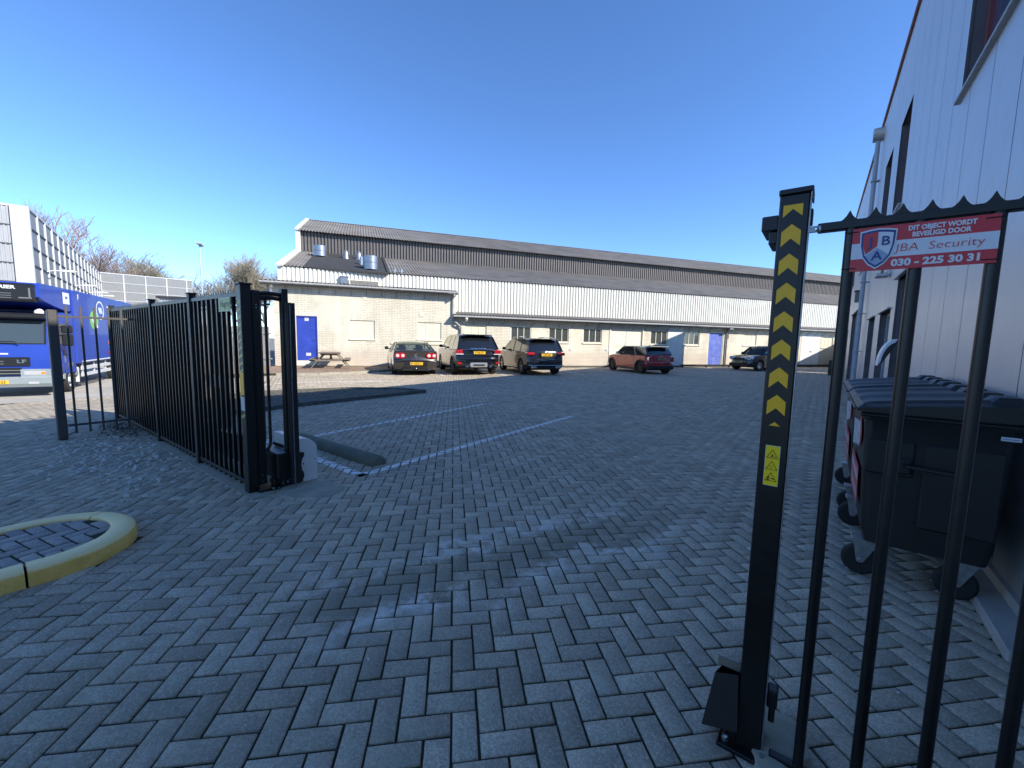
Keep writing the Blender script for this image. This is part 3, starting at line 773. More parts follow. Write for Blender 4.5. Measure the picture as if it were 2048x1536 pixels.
for k, cz in enumerate((1.129, 1.089, 1.049)):
    tri_outline(m, -.002, cz, .036, .0016, -.0524, -.0515, 'sticker_black')
    def dot(x, z, r, n=8): m.prism([(x+r*math.cos(2*PI*i/n), z+r*math.sin(2*PI*i/n)) for i in range(n)], -.0524, -.0515, 'sticker_black')
    if k == 0:
        dot(-.002, cz+.004, .0016); m.prism([(-.0035, cz+.002), (-.0005, cz+.002), (.0005, cz-.005), (-.0045, cz-.005)], -.0524, -.0515, 'sticker_black')
        for q in (-.008, .004): m.prism([(q, cz-.003), (q+.003, cz-.001), (q+.003, cz-.006), (q, cz-.006)], -.0524, -.0515, 'sticker_black')
    elif k == 1:
        for i in range(8):
            a = .3+i*.6; m.prism([(-.002+.006*math.cos(a), cz-.001+.005*math.sin(a)), (-.002+.006*math.cos(a+.5), cz-.001+.005*math.sin(a+.5)), (-.002+.0046*math.cos(a+.5), cz-.001+.0038*math.sin(a+.5)), (-.002+.0046*math.cos(a), cz-.001+.0038*math.sin(a))], -.0524, -.0515, 'sticker_black')
    else:
        dot(-.009, cz+.003, .0036); dot(-.0095, cz-.006, .0036); m.prism([(-.007, cz), (.007, cz-.004), (.009, cz-.001), (.004, cz+.001), (-.003, cz+.0005)], -.0524, -.0515, 'sticker_black')
m.build('pictograms', rp)
m = MB(); m.box(-.091, -.043, -.035, .12, 1.887, 1.935, 'black_paint_grey', .003); m.build('catch_hood', rp)
m = MB(); m.box(-.068, -.043, -.03, .10, 1.842, 1.884, 'black_paint_grey', .003); m.build('catch_block', rp)
m = MB(); m.box(.04, .049, -.02, .03, 1.90, 1.945, BP, .002); m.build('lug', rp)
m = MB()
V = [(-.155, -.08, .045), (-.035, -.08, .085), (-.048, -.055, .29), (-.125, -.055, .262), (-.12, .06, .04), (-.03, .06, .06), (-.045, .04, .27), (-.10, .04, .262)]
m.add(V, [(0, 1, 2, 3), (4, 7, 6, 5), (0, 3, 7, 4), (1, 5, 6, 2), (0, 4, 5, 1)], 'black_paint_grey'); m.build('run_in_funnel', rp)
m = MB(); m.box(-.125, -.045, .0, .012, .262, .29, 'wood_weathered'); m.build('wear_strip', rp)
m = MB(); m.box(-.10, .06, -.09, .07, .0, .016, BP, .003); m.build('base_plate', rp)
m = MB()
for (x, y, z) in ((-.075, -.06, .016), (.045, -.075, .016), (.05, .05, .016)): m = MB(); m.lathe([(.012, 0), (.012, .012), (.007, .013), (.007, .03)], (x, y, z), (0, 0, 1), 'galvanised', 8); m.build('anchor_bolt', rp)
m = MB()
m.lathe([(.011, 0), (.011, .01), (.006, .02)], (-.07, -.075, .05), (-.3, -1, 0), 'chrome', 10)
m.build('set_screw', rp)
m = MB(); m.box(.04, .075, -.01, .045, .18, .25, 'plastic_black', .006); m.box(.05, .07, .0, .03, .12, .18, 'plastic_black', .004); m.build('cable_gland', rp)
m = MB(); V = []; n = 16
for r, z in ((1, -.01), (.9, .03), (.5, .045), (.05, .05)):
    for i in range(n):
        a = 2*PI*i/n; rr = r*(1+.12*math.sin(3*a)+.08*math.cos(7*a)); V.append((-.03+.105*rr*math.cos(a), 1.74+.19*rr*math.sin(a), z))
m.add(V, [(j*n+i, j*n+(i+1) % n, (j+1)*n+(i+1) % n, (j+1)*n+i) for j in range(3) for i in range(n)]+[tuple(range(3*n, 4*n))], 'concrete')
m.build('footing', kind='structure')
# ------------------------------------------------------------------ right bar fence
bf = empty('bar_fence', (.037, 1.65, 0), label='tall black round-bar fence with scalloped spiked top beside the bins', cat='fence')
m = MB(); m.box(-.085, .88, -.016, .016, 1.858, 1.884, BP, .003); m.build('top_rail', bf)
m = MB(); comb(m, -.007-.0605, .88, 0, 1.884, BP, .0605, .031, .006, False); m.build('spike_strip', bf)
m = MB(); m.box(-.085, .88, -.014, .014, .03, .055, BP, .003); m.build('bottom_rail', bf)
bm_ = MB(); bm_.cyl((0, 0, .03), (0, 0, 1.86), .0155, BP, 18)
b0 = bm_.build('bar', bf, loc=(0, 0, 0))
for i in range(1, 6):
    c = b0.copy(); COL.objects.link(c); c.parent = bf; c.location = (.149*i, 0, 0)
m = MB(); m.box(-.107, -.075, -.019, -.014, 1.857, 1.877, 'galvanised', .002); m.lathe([(.0075, 0), (.0075, .004), (.004, .006)], (-.083, -.019, 1.867), (0, -1, 0), 'chrome', 10); m.lathe([(.003, 0), (.003, .002)], (-.083, -.025, 1.867), (0, -1, 0), 'plastic_black', 6); m.build('bracket', bf)
# security sign
ss = empty('security_sign', (.1885, 1.630, 1.7905), label='red and white security company sign with shield emblem tied to the bar fence', cat='sign')
HW, HH = .148, .0625
m = MB(); m.box(-HW, HW, 0, .0025, -HH, HH, 'sign_red', .0005)
m.box(-HW, HW, -.0006, .001, -.0265, .0185, 'sign_white'); m.build('panel', ss)
def yT(x, z, y): return Matrix.Translation((x, y, z)) @ T
m = MB()
m.text('DIT OBJECT WORDT', .0175, 'sign_white', yT(.039, .0478, -.0008), off=.0007, fit=.132)
m.text('BEVEILIGD DOOR', .0175, 'sign_white', yT(.039, .0298, -.0008), off=.0007, fit=.114)
m.text('JBA  Security', .031, 'sign_red', yT(.0366, -.004, -.0010), fit=.176, shear=.08, off=-.0005)
m.text('030 - 225 30 31', .026, 'sign_white', yT(.033, -.0450, -.0008), off=.0011, fit=.174)
m.build('lettering', ss)
def shield(k, cx=-.090, cz=.0): 
    pts = [(-.046, .047), (-.022, .051), (0, .053), (.022, .051), (.046, .047), (.0445, .01), (.036, -.022), (.02, -.042), (0, -.054), (-.02, -.042), (-.036, -.022), (-.0445, .01)]
    return [(cx+p[0]*k*.82, cz+p[1]*k) for p in pts]
m = MB(); m.prism(shield(1.08), -.0022, -.0006, 'sign_white'); m.prism(shield(1.0), -.0028, -.0022, 'sign_blue'); m.prism(shield(.88), -.0034, -.0028, 'sign_white')
s8 = shield(.88); c0 = (-.090, .0)
m.prism([s8[0], s8[1], s8[2], (c0[0], .006), (s8[10][0]+.001, s8[10][1]+.004), s8[11]], -.0040, -.0034, 'sign_red')
m.prism([(c0[0], .002), (s8[6][0], s8[6][1]), s8[7], s8[8], s8[9], s8[10]], -.0038, -.0034, 'sign_pale_blue')
m.text('J', .036, 'sign_blue', yT(-.105, .019, -.0048), sx=1.0, off=.0004); m.text('B', .036, 'sign_blue', yT(-.073, .019, -.0048), sx=1.0, off=.0004); m.text('A', .036, 'sign_blue', yT(-.0895, -.022, -.0048), sx=1.0, off=.0004)
m.build('emblem', ss)
for i, (x, z) in enumerate(((-.146, .053), (-.146, -.053), (.142, .053), (.142, -.053))):
    m = MB(); m.box(x-.022, x+.012, -.003, .0, z-.0012, z+.0012, 'rubber', .0005); m.tube([(x-.006, -.002, z), (x-.014, .01, z), (x-.014, .034, z), (x+.01, .036, z), (x+.012, .01, z)], .0012, 'rubber', 5); m.build('cable_tie', ss)
# ------------------------------------------------------------------ waste containers
def container(y0, label):
    c = empty('waste_container', (.56, y0+.61, 0), label=label, cat='waste container', group='black waste containers along the silver wall')
    X0, X1, Y0, Y1 = -.335, .33, -.60, .60
    m = MB(); V = []
    rings = [(.26, .075, .03), (.34, .05, .03), (.9, .022, .012), (1.05, .016, .006), (1.06, .0, 0), (1.105, -.004, -.004)]
    def ring(z, dx, dy):
        x0, x1, a, b = X0+dx, X1-dx*.6, Y0+dy, Y1-dy; r = .045
        pts = []
        for (cx, cy, t0) in ((x1-r, b-r, 0), (x0+r, b-r, PI/2), (x0+r, a+r, PI), (x1-r, a+r, 1.5*PI)):
            for i in range(5): t = t0+PI/2*i/4; pts.append((cx+r*math.cos(t), cy+r*math.sin(t), z))
        return pts
    for z, dx, dy in rings: V += ring(z, dx, dy)
    n = 20; F = [(k*n+i, k*n+(i+1) % n, (k+1)*n+(i+1) % n, (k+1)*n+i) for k in range(len(rings)-1) for i in range(n)]+[tuple(reversed(range(n))), tuple(range((len(rings)-1)*n, len(rings)*n))]
    m.add(V, F, 'bin_black'); m.box(X0-.012, X1+.01, Y0-.012, Y1+.012, 1.075, 1.10, 'bin_black', .008); m.build('body', c)
    for yy in (-.36, 0, .36):     # moulded ribs on the front
        pass
    m = MB(); m.box(X0+.03, X0+.26, Y0-.002, Y0+.02, .72, .94, 'bin_black', .01); m.box(X0+.30, X1-.04, Y0-.002, Y0+.02, .42, .94, 'bin_black', .012); m.build('side_panel', c)
    m = MB(); m.tube([(X0+.22, Y0+.0, .80), (X0+.22, Y0-.05, .80), (X0+.42, Y0-.05, .79), (X0+.42, Y0+.0, .79)], .012, 'bin_black', 8); m.box(X0+.19, X0+.25, Y0-.012, Y0+.02, .74, .84, 'bin_black', .01); m.build('side_handle', c)
    m = MB(); V = []; nx, ny = 26, 40       # lid: ribbed shallow dome sloping up to the wall
    for i in range(nx):
        for j in range(ny):
            u, w = i/(nx-1), j/(ny-1); x = X0-.03+u*(X1-X0+.05); y = Y0-.02+w*(Y1-Y0+.04)
            z = 1.135+.075*min(1, u*1.15)**.8
            rib = .018*max(0, math.sin(w*PI*5.0))**.5 if .06 < w < .94 and .05 < u < .82 else 0
            if u < .12: rib += (.010 if (i % 2) else 0)
            if .80 < u < .97: rib = .035 if abs((w*4) % 1-.5) < .30 else -.012
            if w in (0, 1) or u in (0, 1): rib = -.012
            V.append((x, y, z+rib))
    k = len(V); V += [(p[0], p[1], 1.108) for p in V]
    F = [(i*ny+j, i*ny+j+1, (i+1)*ny+j+1, (i+1)*ny+j) for i in range(nx-1) for j in range(ny-1)]
    for i in range(nx-1): F += [(i*ny, (i+1)*ny, k+(i+1)*ny, k+i*ny), (i*ny+ny-1, k+i*ny+ny-1, k+(i+1)*ny+ny-1, (i+1)*ny+ny-1)]
    for j in range(ny-1): F += [(j, k+j, k+j+1, j+1), ((nx-1)*ny+j, (nx-1)*ny+j+1, k+(nx-1)*ny+j+1, k+(nx-1)*ny+j)]
    m.add(V, F, 'bin_lid'); m.build('lid', c, ang=25)
    m = MB()
    for i in range(3): m.box(X0-.045+.022*i, X0-.033+.022*i, Y0+.02, Y1-.02, 1.112+.010*i, 1.124+.010*i, 'bin_lid', .003)
    m.build('lid_grip', c)
    m = MB(); T2 = frameT((X0+.015, -.08, .86), (0, -1, 0), (-.03, 0, 1))
    def blob(cx, cz, rx, rz, mat, d): 
        n = 16; pts = [(cx+rx*math.cos(2*PI*i/n), cz+rz*math.sin(2*PI*i/n), 0) for i in range(n)]
        m.add([(p[0], p[1], d) for p in pts], [tuple(range(n))], mat, T2)
    def quad2(pts, mat, d): m.add([(p[0], p[1], d) for p in pts], [tuple(range(len(pts)))], mat, T2)
    quad2([(-.34, -.42), (.42, -.42), (.42, .19), (-.34, .19)], 'sign_red', .001) if False else None
    blob(.30, .09, .13, .09, 'sign_red', .003)
    for i in range(5): quad2([(-.32+.13*i, -.10+.02*i), (-.23+.13*i, -.10+.02*i), (-.21+.13*i, .10+.012*i), (-.30+.13*i, .10+.012*i)], 'sign_white', .004)
    quad2([(-.34, -.42), (.36, -.42), (.36, -.15), (-.34, -.15)], 'sign_red', .003)
    for i in range(6): quad2([(-.30+.11*i, -.26), (-.24+.11*i, -.26), (-.22+.11*i, -.19), (-.28+.11*i, -.19)], 'sign_white', .0045)
    for i in range(9): quad2([(-.30+.07*i, -.38), (-.26+.07*i, -.38), (-.255+.07*i, -.31), (-.295+.07*i, -.31)], 'sign_pale', .0045)
    m.build('sticker', c)
    m = MB(); m.box(.25, .325, Y0-.018, Y0-.010, 1.012, 1.034, 'sign_pale', .001); m.box(.255, .32, Y0-.0185, Y0-.017, 1.0215, 1.0245, 'sign_blue'); m.build('label_plate', c)
    for (x, y) in ((X0+.10, Y0+.12), (X1-.12, Y0+.12), (X0+.10, Y1-.14), (X1-.12, Y1-.14)):
        m = MB(); m.lathe([(.03, -.022), (.085, -.024), (.1, -.014), (.1, .014), (.085, .024), (.03, .022)], (x-.03, y, .1), (0, 1, 0), 'rubber', 22); w = m.build('caster_wheel', c)
        m = MB()
        for sy in (-.034, .030): m.add([(x-.075, y+sy, .238), (x+.055, y+sy, .238), (x+.0, y+sy, .12), (x-.015, y+sy, .088), (x-.045, y+sy, .088), (x-.055, y+sy, .12), (x-.075, y+sy+.004, .238), (x+.055, y+sy+.004, .238), (x+.0, y+sy+.004, .12), (x-.015, y+sy+.004, .088), (x-.045, y+sy+.004, .088), (x-.055, y+sy+.004, .12)], [(0, 1, 2, 3, 4, 5), (11, 10, 9, 8, 7, 6)]+[(i, (i+1) % 6, 6+(i+1) % 6, 6+i) for i in range(6)], 'galvanised')
        m.box(x-.085, x+.065, y-.055, y+.055, .238, .25, 'galvanised', .002); m.cyl((x-.03, y-.04, .1), (x-.03, y+.04, .1), .012, 'chrome', 10); m.build('caster_fork', w)
    return c
container(3.40, 'nearest black wheeled waste container with red and white sticker behind the bar fence')
container(4.70, 'second black wheeled waste container standing beyond the nearest one')
# ------------------------------------------------------------------ walls with openings (local X along, Y depth, Z up)
def wall(m, x0, x1, z0, z1, holes, y, mat, rev=.12, revmat=None, splits=(), gap=0., inward=1):
    xs = sorted({x0, x1, *[h[0] for h in holes], *[h[1] for h in holes], *[s for s in splits if x0 < s < x1]})
    zs = sorted({z0, z1, *[h[2] for h in holes], *[h[3] for h in holes]})
    sp = set(splits)
    for i in range(len(xs)-1):
        a, b = xs[i], xs[i+1]; a2 = a+(gap/2 if a in sp else 0); b2 = b-(gap/2 if b in sp else 0)
        for j in range(len(zs)-1):
            cx, cz = (a+b)/2, (zs[j]+zs[j+1])/2
            if any(h[0] < cx < h[1] and h[2] < cz < h[3] for h in holes): continue
            m.add([(a2, y, zs[j]), (b2, y, zs[j]), (b2, y, zs[j+1]), (a2, y, zs[j+1])], [(0, 1, 2, 3)], mat)
    for h in holes:
        a, b, c, d = h[:4]; r = y+rev*inward; rm = revmat or mat
        m.add([(a, y, c), (b, y, c), (b, y, d), (a, y, d), (a, r, c), (b, r, c), (b, r, d), (a, r, d)], [(0, 1, 5, 4), (1, 2, 6, 5), (2, 3, 7, 6), (3, 0, 4, 7)], rm)
# ------------------------------------------------------------------ silver clad building on the right
sb = empty('silver_building', (1.03, 0, 0), math.atan2(1, -.0105), label='tall silver metal clad building rising beside the bins on the right', cat='building')
# local X along the wall, local +Y = towards the yard, so depth is -Y
HB = 7.8
wins = [(4.35, 6.68, 4.18, 6.06), (10.6, 11.95, 4.18, 6.06), (13.05, 14.4, 4.18, 6.06), (18.6, 20.1, 4.18, 6.06), (23.5, 25, 4.18, 6.06)]
doors = [(8.75, 9.9, .1, 2.70), (10.43, 12.1, .1, 2.24), (13.1, 14.6, .1, 2.25), (18.3, 22.0, .1, 2.80), (24.0, 26.5, .1, 2.3)]
seams = [-7.41+.76*i for i in range(50)]
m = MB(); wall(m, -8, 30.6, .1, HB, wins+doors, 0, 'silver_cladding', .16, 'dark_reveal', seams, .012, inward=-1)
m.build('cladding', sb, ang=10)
m = MB(); wall(m, -8, 30.6, 0, HB, wins+doors, -.014, 'sheet_joint', .02, 'sheet_joint', inward=-1)
m.box(-8, 30.6, -.6, -.3, 0, HB-.05, 'sheet_joint'); m.box(-8, 30.6, -9, -.6, HB-.3, HB-.05, 'sheet_joint'); m.box(30.4, 30.6, -9, -.3, 0, HB-.05, 'barrier_panel'); m.build('shell', sb)
m = MB(); m.box(-8, 30.62, -.02, .035, -.02, .11, 'plinth_concrete', .004); m.build('plinth', sb)
m = MB(); m.box(-8, 30.66, -.3, .05, HB, HB+.07, 'red_trim', .01); m.build('roof_trim', sb)
for (a, b, c, d) in wins:
    m = MB(); y = -.15
    for (p, q, r, s) in ((a, b, c, c+.05), (a, b, d-.05, d), (a, a+.05, c, d), (b-.05, b, c, d), ((a+b)/2-.025, (a+b)/2+.025, c, d)): m.box(p, q, y-.05, y+.03, r, s, 'red_trim', .004)
    w = m.build('window', sb)
    m = MB(); m.box(a, b, y-.02, y-.01, c, d, 'upper_glass'); m.build('pane', w)
    m = MB(); m.box(a-.03, b+.03, -.15, .05, c-.03, c+.0, 'galvanised', .005); m.build('sill', w)
for k, (a, b, c, d) in enumerate(doors):
    m = MB(); y = -.15
    for (p, q, r, s) in ((a, a+.07, c, d), (b-.07, b, c, d), (a, b, d-.07, d)): m.box(p, q, y-.05, y+.04, r, s, 'frame_grey', .004)
    w = m.build('door', sb)
    m = MB(); m.box(a+.05, b-.05, y-.03, y, c, d-.05, 'dark_reveal' if k in (1, 2) else 'frame_grey')
    m.build('door_leaf', w)
    m = MB(); m.box(a-.08, b+.05, -.05, .06, d, d+.03, 'galvanised', .004); m.build('drip_edge', w)
m = MB(); m.cyl((15.95, .12, .1), (15.95, .12, 7.3), .055, 'pipe_grey', 16); m.build('downpipe', sb)
m = MB(); m.prism([(15.82, 7.62), (16.08, 7.62), (16.08, 7.42), (16.0, 7.3), (15.9, 7.3), (15.82, 7.42)], .0, .24, 'galvanised'); m.build('hopper', sb)
m = MB()
for z in (6.2, 4.9, 3.4, 2.5, 1.4): m.box(15.85, 16.02, 0, .19, z, z+.025, 'pipe_grey', .002)
m.build('pipe_clamps', sb)
m = MB(); m.box(11.0, 11.35, .02, .22, 2.92, 2.98, 'galvanised', .01); m.beam((11.2, .0, 3.05), (11.2, .12, 2.97), .03, .02, 'galvanised'); m.box(11.1, 11.3, .1, .14, 2.98, 3.06, 'plastic_grey', .01)
m.build('floodlight', label='small grey floodlight on the silver wall above the narrow doors', cat='floodlight'); o = bpy.data.objects['floodlight']; o.location = sb.location; o.rotation_euler = sb.rotation_euler
m = MB(); m.prism([(17.9, 3.35), (18.2, 3.35), (18.14, 3.02), (17.96, 3.02)], 0, .18, 'plastic_grey'); m.box(17.88, 18.22, 0, .2, 3.35, 3.4, 'plastic_black', .01)
o = m.build('wall_lamp', label='grey bucket-shaped lamp on the silver wall just beyond the downpipe', cat='lamp'); o.location = sb.location; o.rotation_euler = sb.rotation_euler
m = MB(); n = 10; pts = [(9.12+.16*math.cos(PI/2+PI/2*i/n)*1.0, 1.22+.42*math.sin(PI/2+PI/2*i/n)*1.0) for i in range(n+1)]
pr_ = [(0.0, 1.22), (0.0, 1.64)]+[(.20*math.sin(PI/2*i/n), 1.22+.42*math.cos(PI/2*i/n)) for i in range(n+1)]
m.prism([(p[0]*1.1+.001, 1.22+(p[1]-1.22)*1.06) for p in pr_[1:]], 9.12, 9.45, 'truck_white', axis='x'); m.prism([(p[0]*.93, 1.23+(p[1]-1.22)*.9) for p in pr_[1:]], 9.11, 9.2, 'plastic_black', axis='x')
o = m.build('letterbox', label='curved white and black hooded box beside the tall door in the silver wall', cat='letterbox'); o.location = sb.location; o.rotation_euler = sb.rotation_euler
# garden wall beyond the silver building that throws the small far shadow
m = MB(); m.box(1.4, 1.6, 31.5, 50, 0, 2.35, 'white_plaster'); m.build('boundary_wall', label='low pale boundary wall beyond the far end of the silver building', cat='wall')
# ------------------------------------------------------------------ warehouse
wh = empty('warehouse', W0, WROT, label='long low white corrugated warehouse with cream brick lean-to across the yard', cat='warehouse')
S0, S1 = -24.3, 38.0
openings = {
 'b1': (-20.92, -19.74, 1.46, 2.40), 'b2': (-17.55, -16.33, 1.50, 2.41), 'b3': (-15.05, -13.80, 1.50, 2.36),
 'g4': (-9.97, -8.66, 1.50, 2.36), 'g5': (-7.67, -6.37, 1.50, 2.37), 'g6': (-2.72, -1.39, 1.48, 2.38), 'g7': (-.03, 1.28, 1.50, 2.40),
 'b8': (5.25, 6.5, 1.55, 2.36), 'b9': (9.7, 10.9, 1.55, 2.36), 'b10': (13.35, 14.6, 1.50, 2.30), 'b11': (18, 19.2, 1.5, 2.3), 'b12': (23, 24.2, 1.5, 2.3)}
doorsW = {'blue1': (-23.34, -22.42, .36, 2.52), 'glazed': (-12.4, -11.1, .1, 2.38), 'cream': (-5.72, -3.38, .08, 2.40), 'blue2': (2.1, 3.38, .12, 2.42), 'blue3': (7.85, 8.75, .12, 2.4)}
hl = [openings[k] for k in openings]+[doorsW[k] for k in doorsW]
m = MB(); wall(m, S0, -15.55, 0, 3.97, [h for h in hl if h[1] < -15.5], 0, 'cream_brick', .11)
wall(m, -15.55, S1, 0, 2.75, [h for h in hl if h[0] > -15.55], 0, 'cream_brick', .11)
m.box(S0, S0+.12, .001, 1.5, 0, 3.97, 'cream_brick'); m.box(-15.67, -15.55, .001, 1.5, 2.7, 3.97, 'white_plaster')
m.build('brick_wall', wh)
for q in ((-1.36, -.10), (8.95, 9.6), (11.1, 13.1)): MB().box(q[0], q[1], -.012, .0, .08, 2.72, 'white_plaster', .004).build('plaster_bay', wh)
m = MB(); m.box(S0, S1, .12, .3, 0, 2.6, 'roof_felt'); m.box(S0, S0+.02, 1.4, 25, 0, 4.9, 'white_plaster'); m.build('inner_wall', wh)
m = MB(); m.box(-18.95, -16.15, -.05, 0, 1.22, 1.31, 'cream_panel', .008); m.build('ledge', wh)
m = MB(); m.box(-17.5, -17.26, -.02, 0, 2.7, 2.92, 'cream_panel', .006); m.box(-20.3, -20.1, -.02, 0, 3.42, 3.6, 'cream_panel', .006); m.build('wall_vent', wh)
for k, (a, b, c, d) in openings.items():
    glaz = k[0] == 'g'; m = MB(); y = .07; w3 = (b-a)/3
    fr = 'cream_paint'
    for (p, q, r, s) in ((a, b, c, c+.05), (a, b, d-.05, d), (a, a+.055, c, d), (b-.055, b, c, d), (a+w3-.022, a+w3+.022, c, d), (b-w3-.022, b-w3+.022, c, d)): m.box(p, q, y-.03, y+.03, r, s, fr, .004)
    w = m.build('window', wh)
    for i in range(3):
        m = MB(); p = a+w3*i+.02; q = a+w3*(i+1)-.02
        if glaz: m.box(p, q, y, y+.012, c, d, 'window_glass'); m.build('pane', w)
        else: m.box(p, q, y-.015, y+.012, c+.03, d-.03, 'cream_panel', .004); m.build('shutter_board', w)
    m = MB(); m.box(a-.06, b+.06, -.05, .06, c-.075, c, 'cream_paint', .008); m.build('sill', w)
for k, (a, b, c, d) in doorsW.items():
    m = MB(); y = .07; fm = 'door_blue' if k == 'blue1' else ('cream_paint')
    for (p, q, r, s) in ((a, a+.06, c, d), (b-.06, b, c, d), (a, b, d-.07, d)): m.box(p, q, y-.04, y+.04, r, s, fm, .004)
    w = m.build('door', wh)
    m = MB()
    if k == 'blue1':
        m.box(a+.05, b-.05, y, y+.03, c, d-.05, 'door_blue', .006); m.build('door_leaf', w)
        m = MB(); m.box(a+.36, a+.54, y-.006, y+.001, 2.28, 2.46, 'sign_pale', .002); m.text('P12', .09, 'pipe_grey', Matrix.Translation((a+.45, y-.008, 2.39)) @ T); m.box(a+.38, a+.60, y-.006, y+.001, .58, .73, 'sign_pale', .002); m.box(a+.48, a+.49, y-.008, y-.005, .58, .73, 'pipe_grey'); m.build('notice', w)
        m = MB(); m.lathe([(.02, 0), (.02, .03), (.03, .05)], (b-.14, y, 1.4), (0, -1, 0), 'chrome', 10); m.build('handle', w)
    elif k.startswith('blue'):
        m.box(a+.03, b-.03, y-.02, y+.02, c, d-.04, 'door_blue_worn', .006); m.build('door_leaf', w)
    elif k == 'glazed':
        for i in range(3):
            p = a+.06+(b-a-.12)/3*i; q = p+(b-a-.12)/3
            m.box(p, p+.04, y-.02, y+.02, c, d-.05, 'cream_paint', .003); m.box(p+.04, q, y, y+.01, c, d-.05, 'window_glass')
        m.build('door_leaf', w)
    else:
        mid = a+1.15
        m.box(a+.04, mid-.012, y-.02, y+.02, c, d-.05, 'cream_paint', .006); m.build('door_leaf', w)
        m = MB(); m.box(mid+.012, b-.04, y-.02, y+.02, c, d-.05, 'cream_paint', .006); m.build('door_leaf', w)
        m = MB(); m.box(a+.38, a+.86, y-.03, y-.015, 1.28, 1.42, 'olive_light', .004); m.build('letter_slot', w)
        m = MB(); m.box(mid-.12, mid-.08, y-.06, y-.02, 1.2, 1.4, 'plastic_grey', .006); m.build('handle', w)
m = MB(); m.box(S0, S1, -.02, .0, 0, .10, 'dark_kerb', .004); m.box(-23.45, -22.3, -.03, 0, .1, .34, 'cream_paint', .01); m.build('plinth', wh)
m = MB(); m.box(-5.84, -5.74, -.03, .0, .06, 2.6, 'cream_paint', .01); m.box(-3.38, -3.26, -.03, 0, .06, 2.6, 'cream_paint', .01); m.build('pilaster', wh)
# corrugated sheets
def corr(m, x0, x1, pitch, amp, path, mat, kind='trap', seed=0):
    """sheet ribbed along X; path = list of (y,z); ribs displaced along the normal of the path"""
    n = int((x1-x0)/pitch); prof = []
    for k in range(n):
        X = x0+k*pitch
        if kind == 'trap': prof += [(X, 0), (X+pitch*.30, 0), (X+pitch*.40, 1), (X+pitch*.90, 1)]
        else: prof += [(X+pitch*i/6, .5-.5*math.cos(2*PI*i/6)) for i in range(6)]
    prof.append((x0+n*pitch, prof[0][1])); V = []
    for i, (y, z) in enumerate(path):
        a = path[max(0, i-1)]; b = path[min(len(path)-1, i+1)]; dy, dz = b[0]-a[0], b[1]-a[1]; l = math.hypot(dy, dz); ny, nz = -dz/l, dy/l
        for (x, h) in prof: V.append((x, y+ny*h*amp, z+nz*h*amp))
    q = len(prof); F = [(j*q+i, j*q+i+1, (j+1)*q+i+1, (j+1)*q+i) for j in range(len(path)-1) for i in range(q-1)]
    return m.add(V, F, mat)
H0 = -24.2
m = MB(); corr(m, H0+.05, S1, .2, .06, [(1.5, 3.05), (1.5, 5.0)], 'white_sheet'); m.build('corrugated_wall', wh, ang=20)
m = MB()
for x in (-5.1, -2.3, .6, 3.4, 6.3, 12.2, 15.1, 18): m.box(x, x+.05, 1.42, 1.455, 3.1, 4.98, 'white_sheet', .004)
m.box(H0, S1, 1.53, 1.7, 2.9, 5.05, 'white_plaster'); m.box(H0, S1, 18.9, 19.1, 0, 8.3, 'white_plaster'); m.build('wall_backing', wh)
m = MB(); corr(m, H0-.05, S1, .177, .05, [(1.40, 5.02), (4.6, 5.98), (8.0, 7.0)], 'roof_sheet', 'sin'); m.build('lower_roof', wh, ang=60)
m = MB(); corr(m, H0+.15, S1, .2, .085, [(7.9, 6.97), (7.9, 8.3)], 'clerestory_grey'); m.box(H0+.15, S1, 7.95, 8.1, 6.9, 8.4, 'clerestory_grey'); m.build('clerestory', wh, ang=20)
m = MB(); corr(m, H0+.05, S1, .177, .05, [(7.5, 8.2), (10.4, 9.25), (13.3, 10.3)], 'roof_sheet', 'sin'); corr(m, H0+.05, S1, .6, .05, [(13.3, 10.3), (19, 8.2)], 'roof_sheet', 'sin'); m.build('upper_roof', wh, ang=60)
m = MB(); m.box(H0-.08, H0+.2, 7.6, 8.0, 6.8, 8.25, 'white_sheet', .01)
m.beam((H0+.02, 1.25, 5.06), (H0+.02, 8.0, 7.08), .30, .12, 'white_sheet', up=(0, 0, 1)); m.beam((H0+.02, 7.5, 8.27), (H0+.02, 13.3, 10.38), .2, .13, 'white_sheet', up=(0, 0, 1)); m.box(H0-.1, H0+.1, 1.42, 1.6, 2.9, 5.0, 'white_sheet', .01); m.build('gable_trim', wh)
m = MB(); m.add([(H0, 1.5, 2.9), (H0, 25, 2.9), (H0, 19, 8.1), (H0, 13.3, 10.2), (H0, 8.0, 8.2), (H0, 8.0, 6.9), (H0, 1.5, 5)], [tuple(range(7))], 'white_sheet'); m.build('gable_wall', wh)
m = MB(); m.prism([(13.2, 10.33), (13.3, 10.38), (13.45, 10.33)], H0, S1, 'roof_sheet', axis='x'); m.build('ridge_cap', wh)
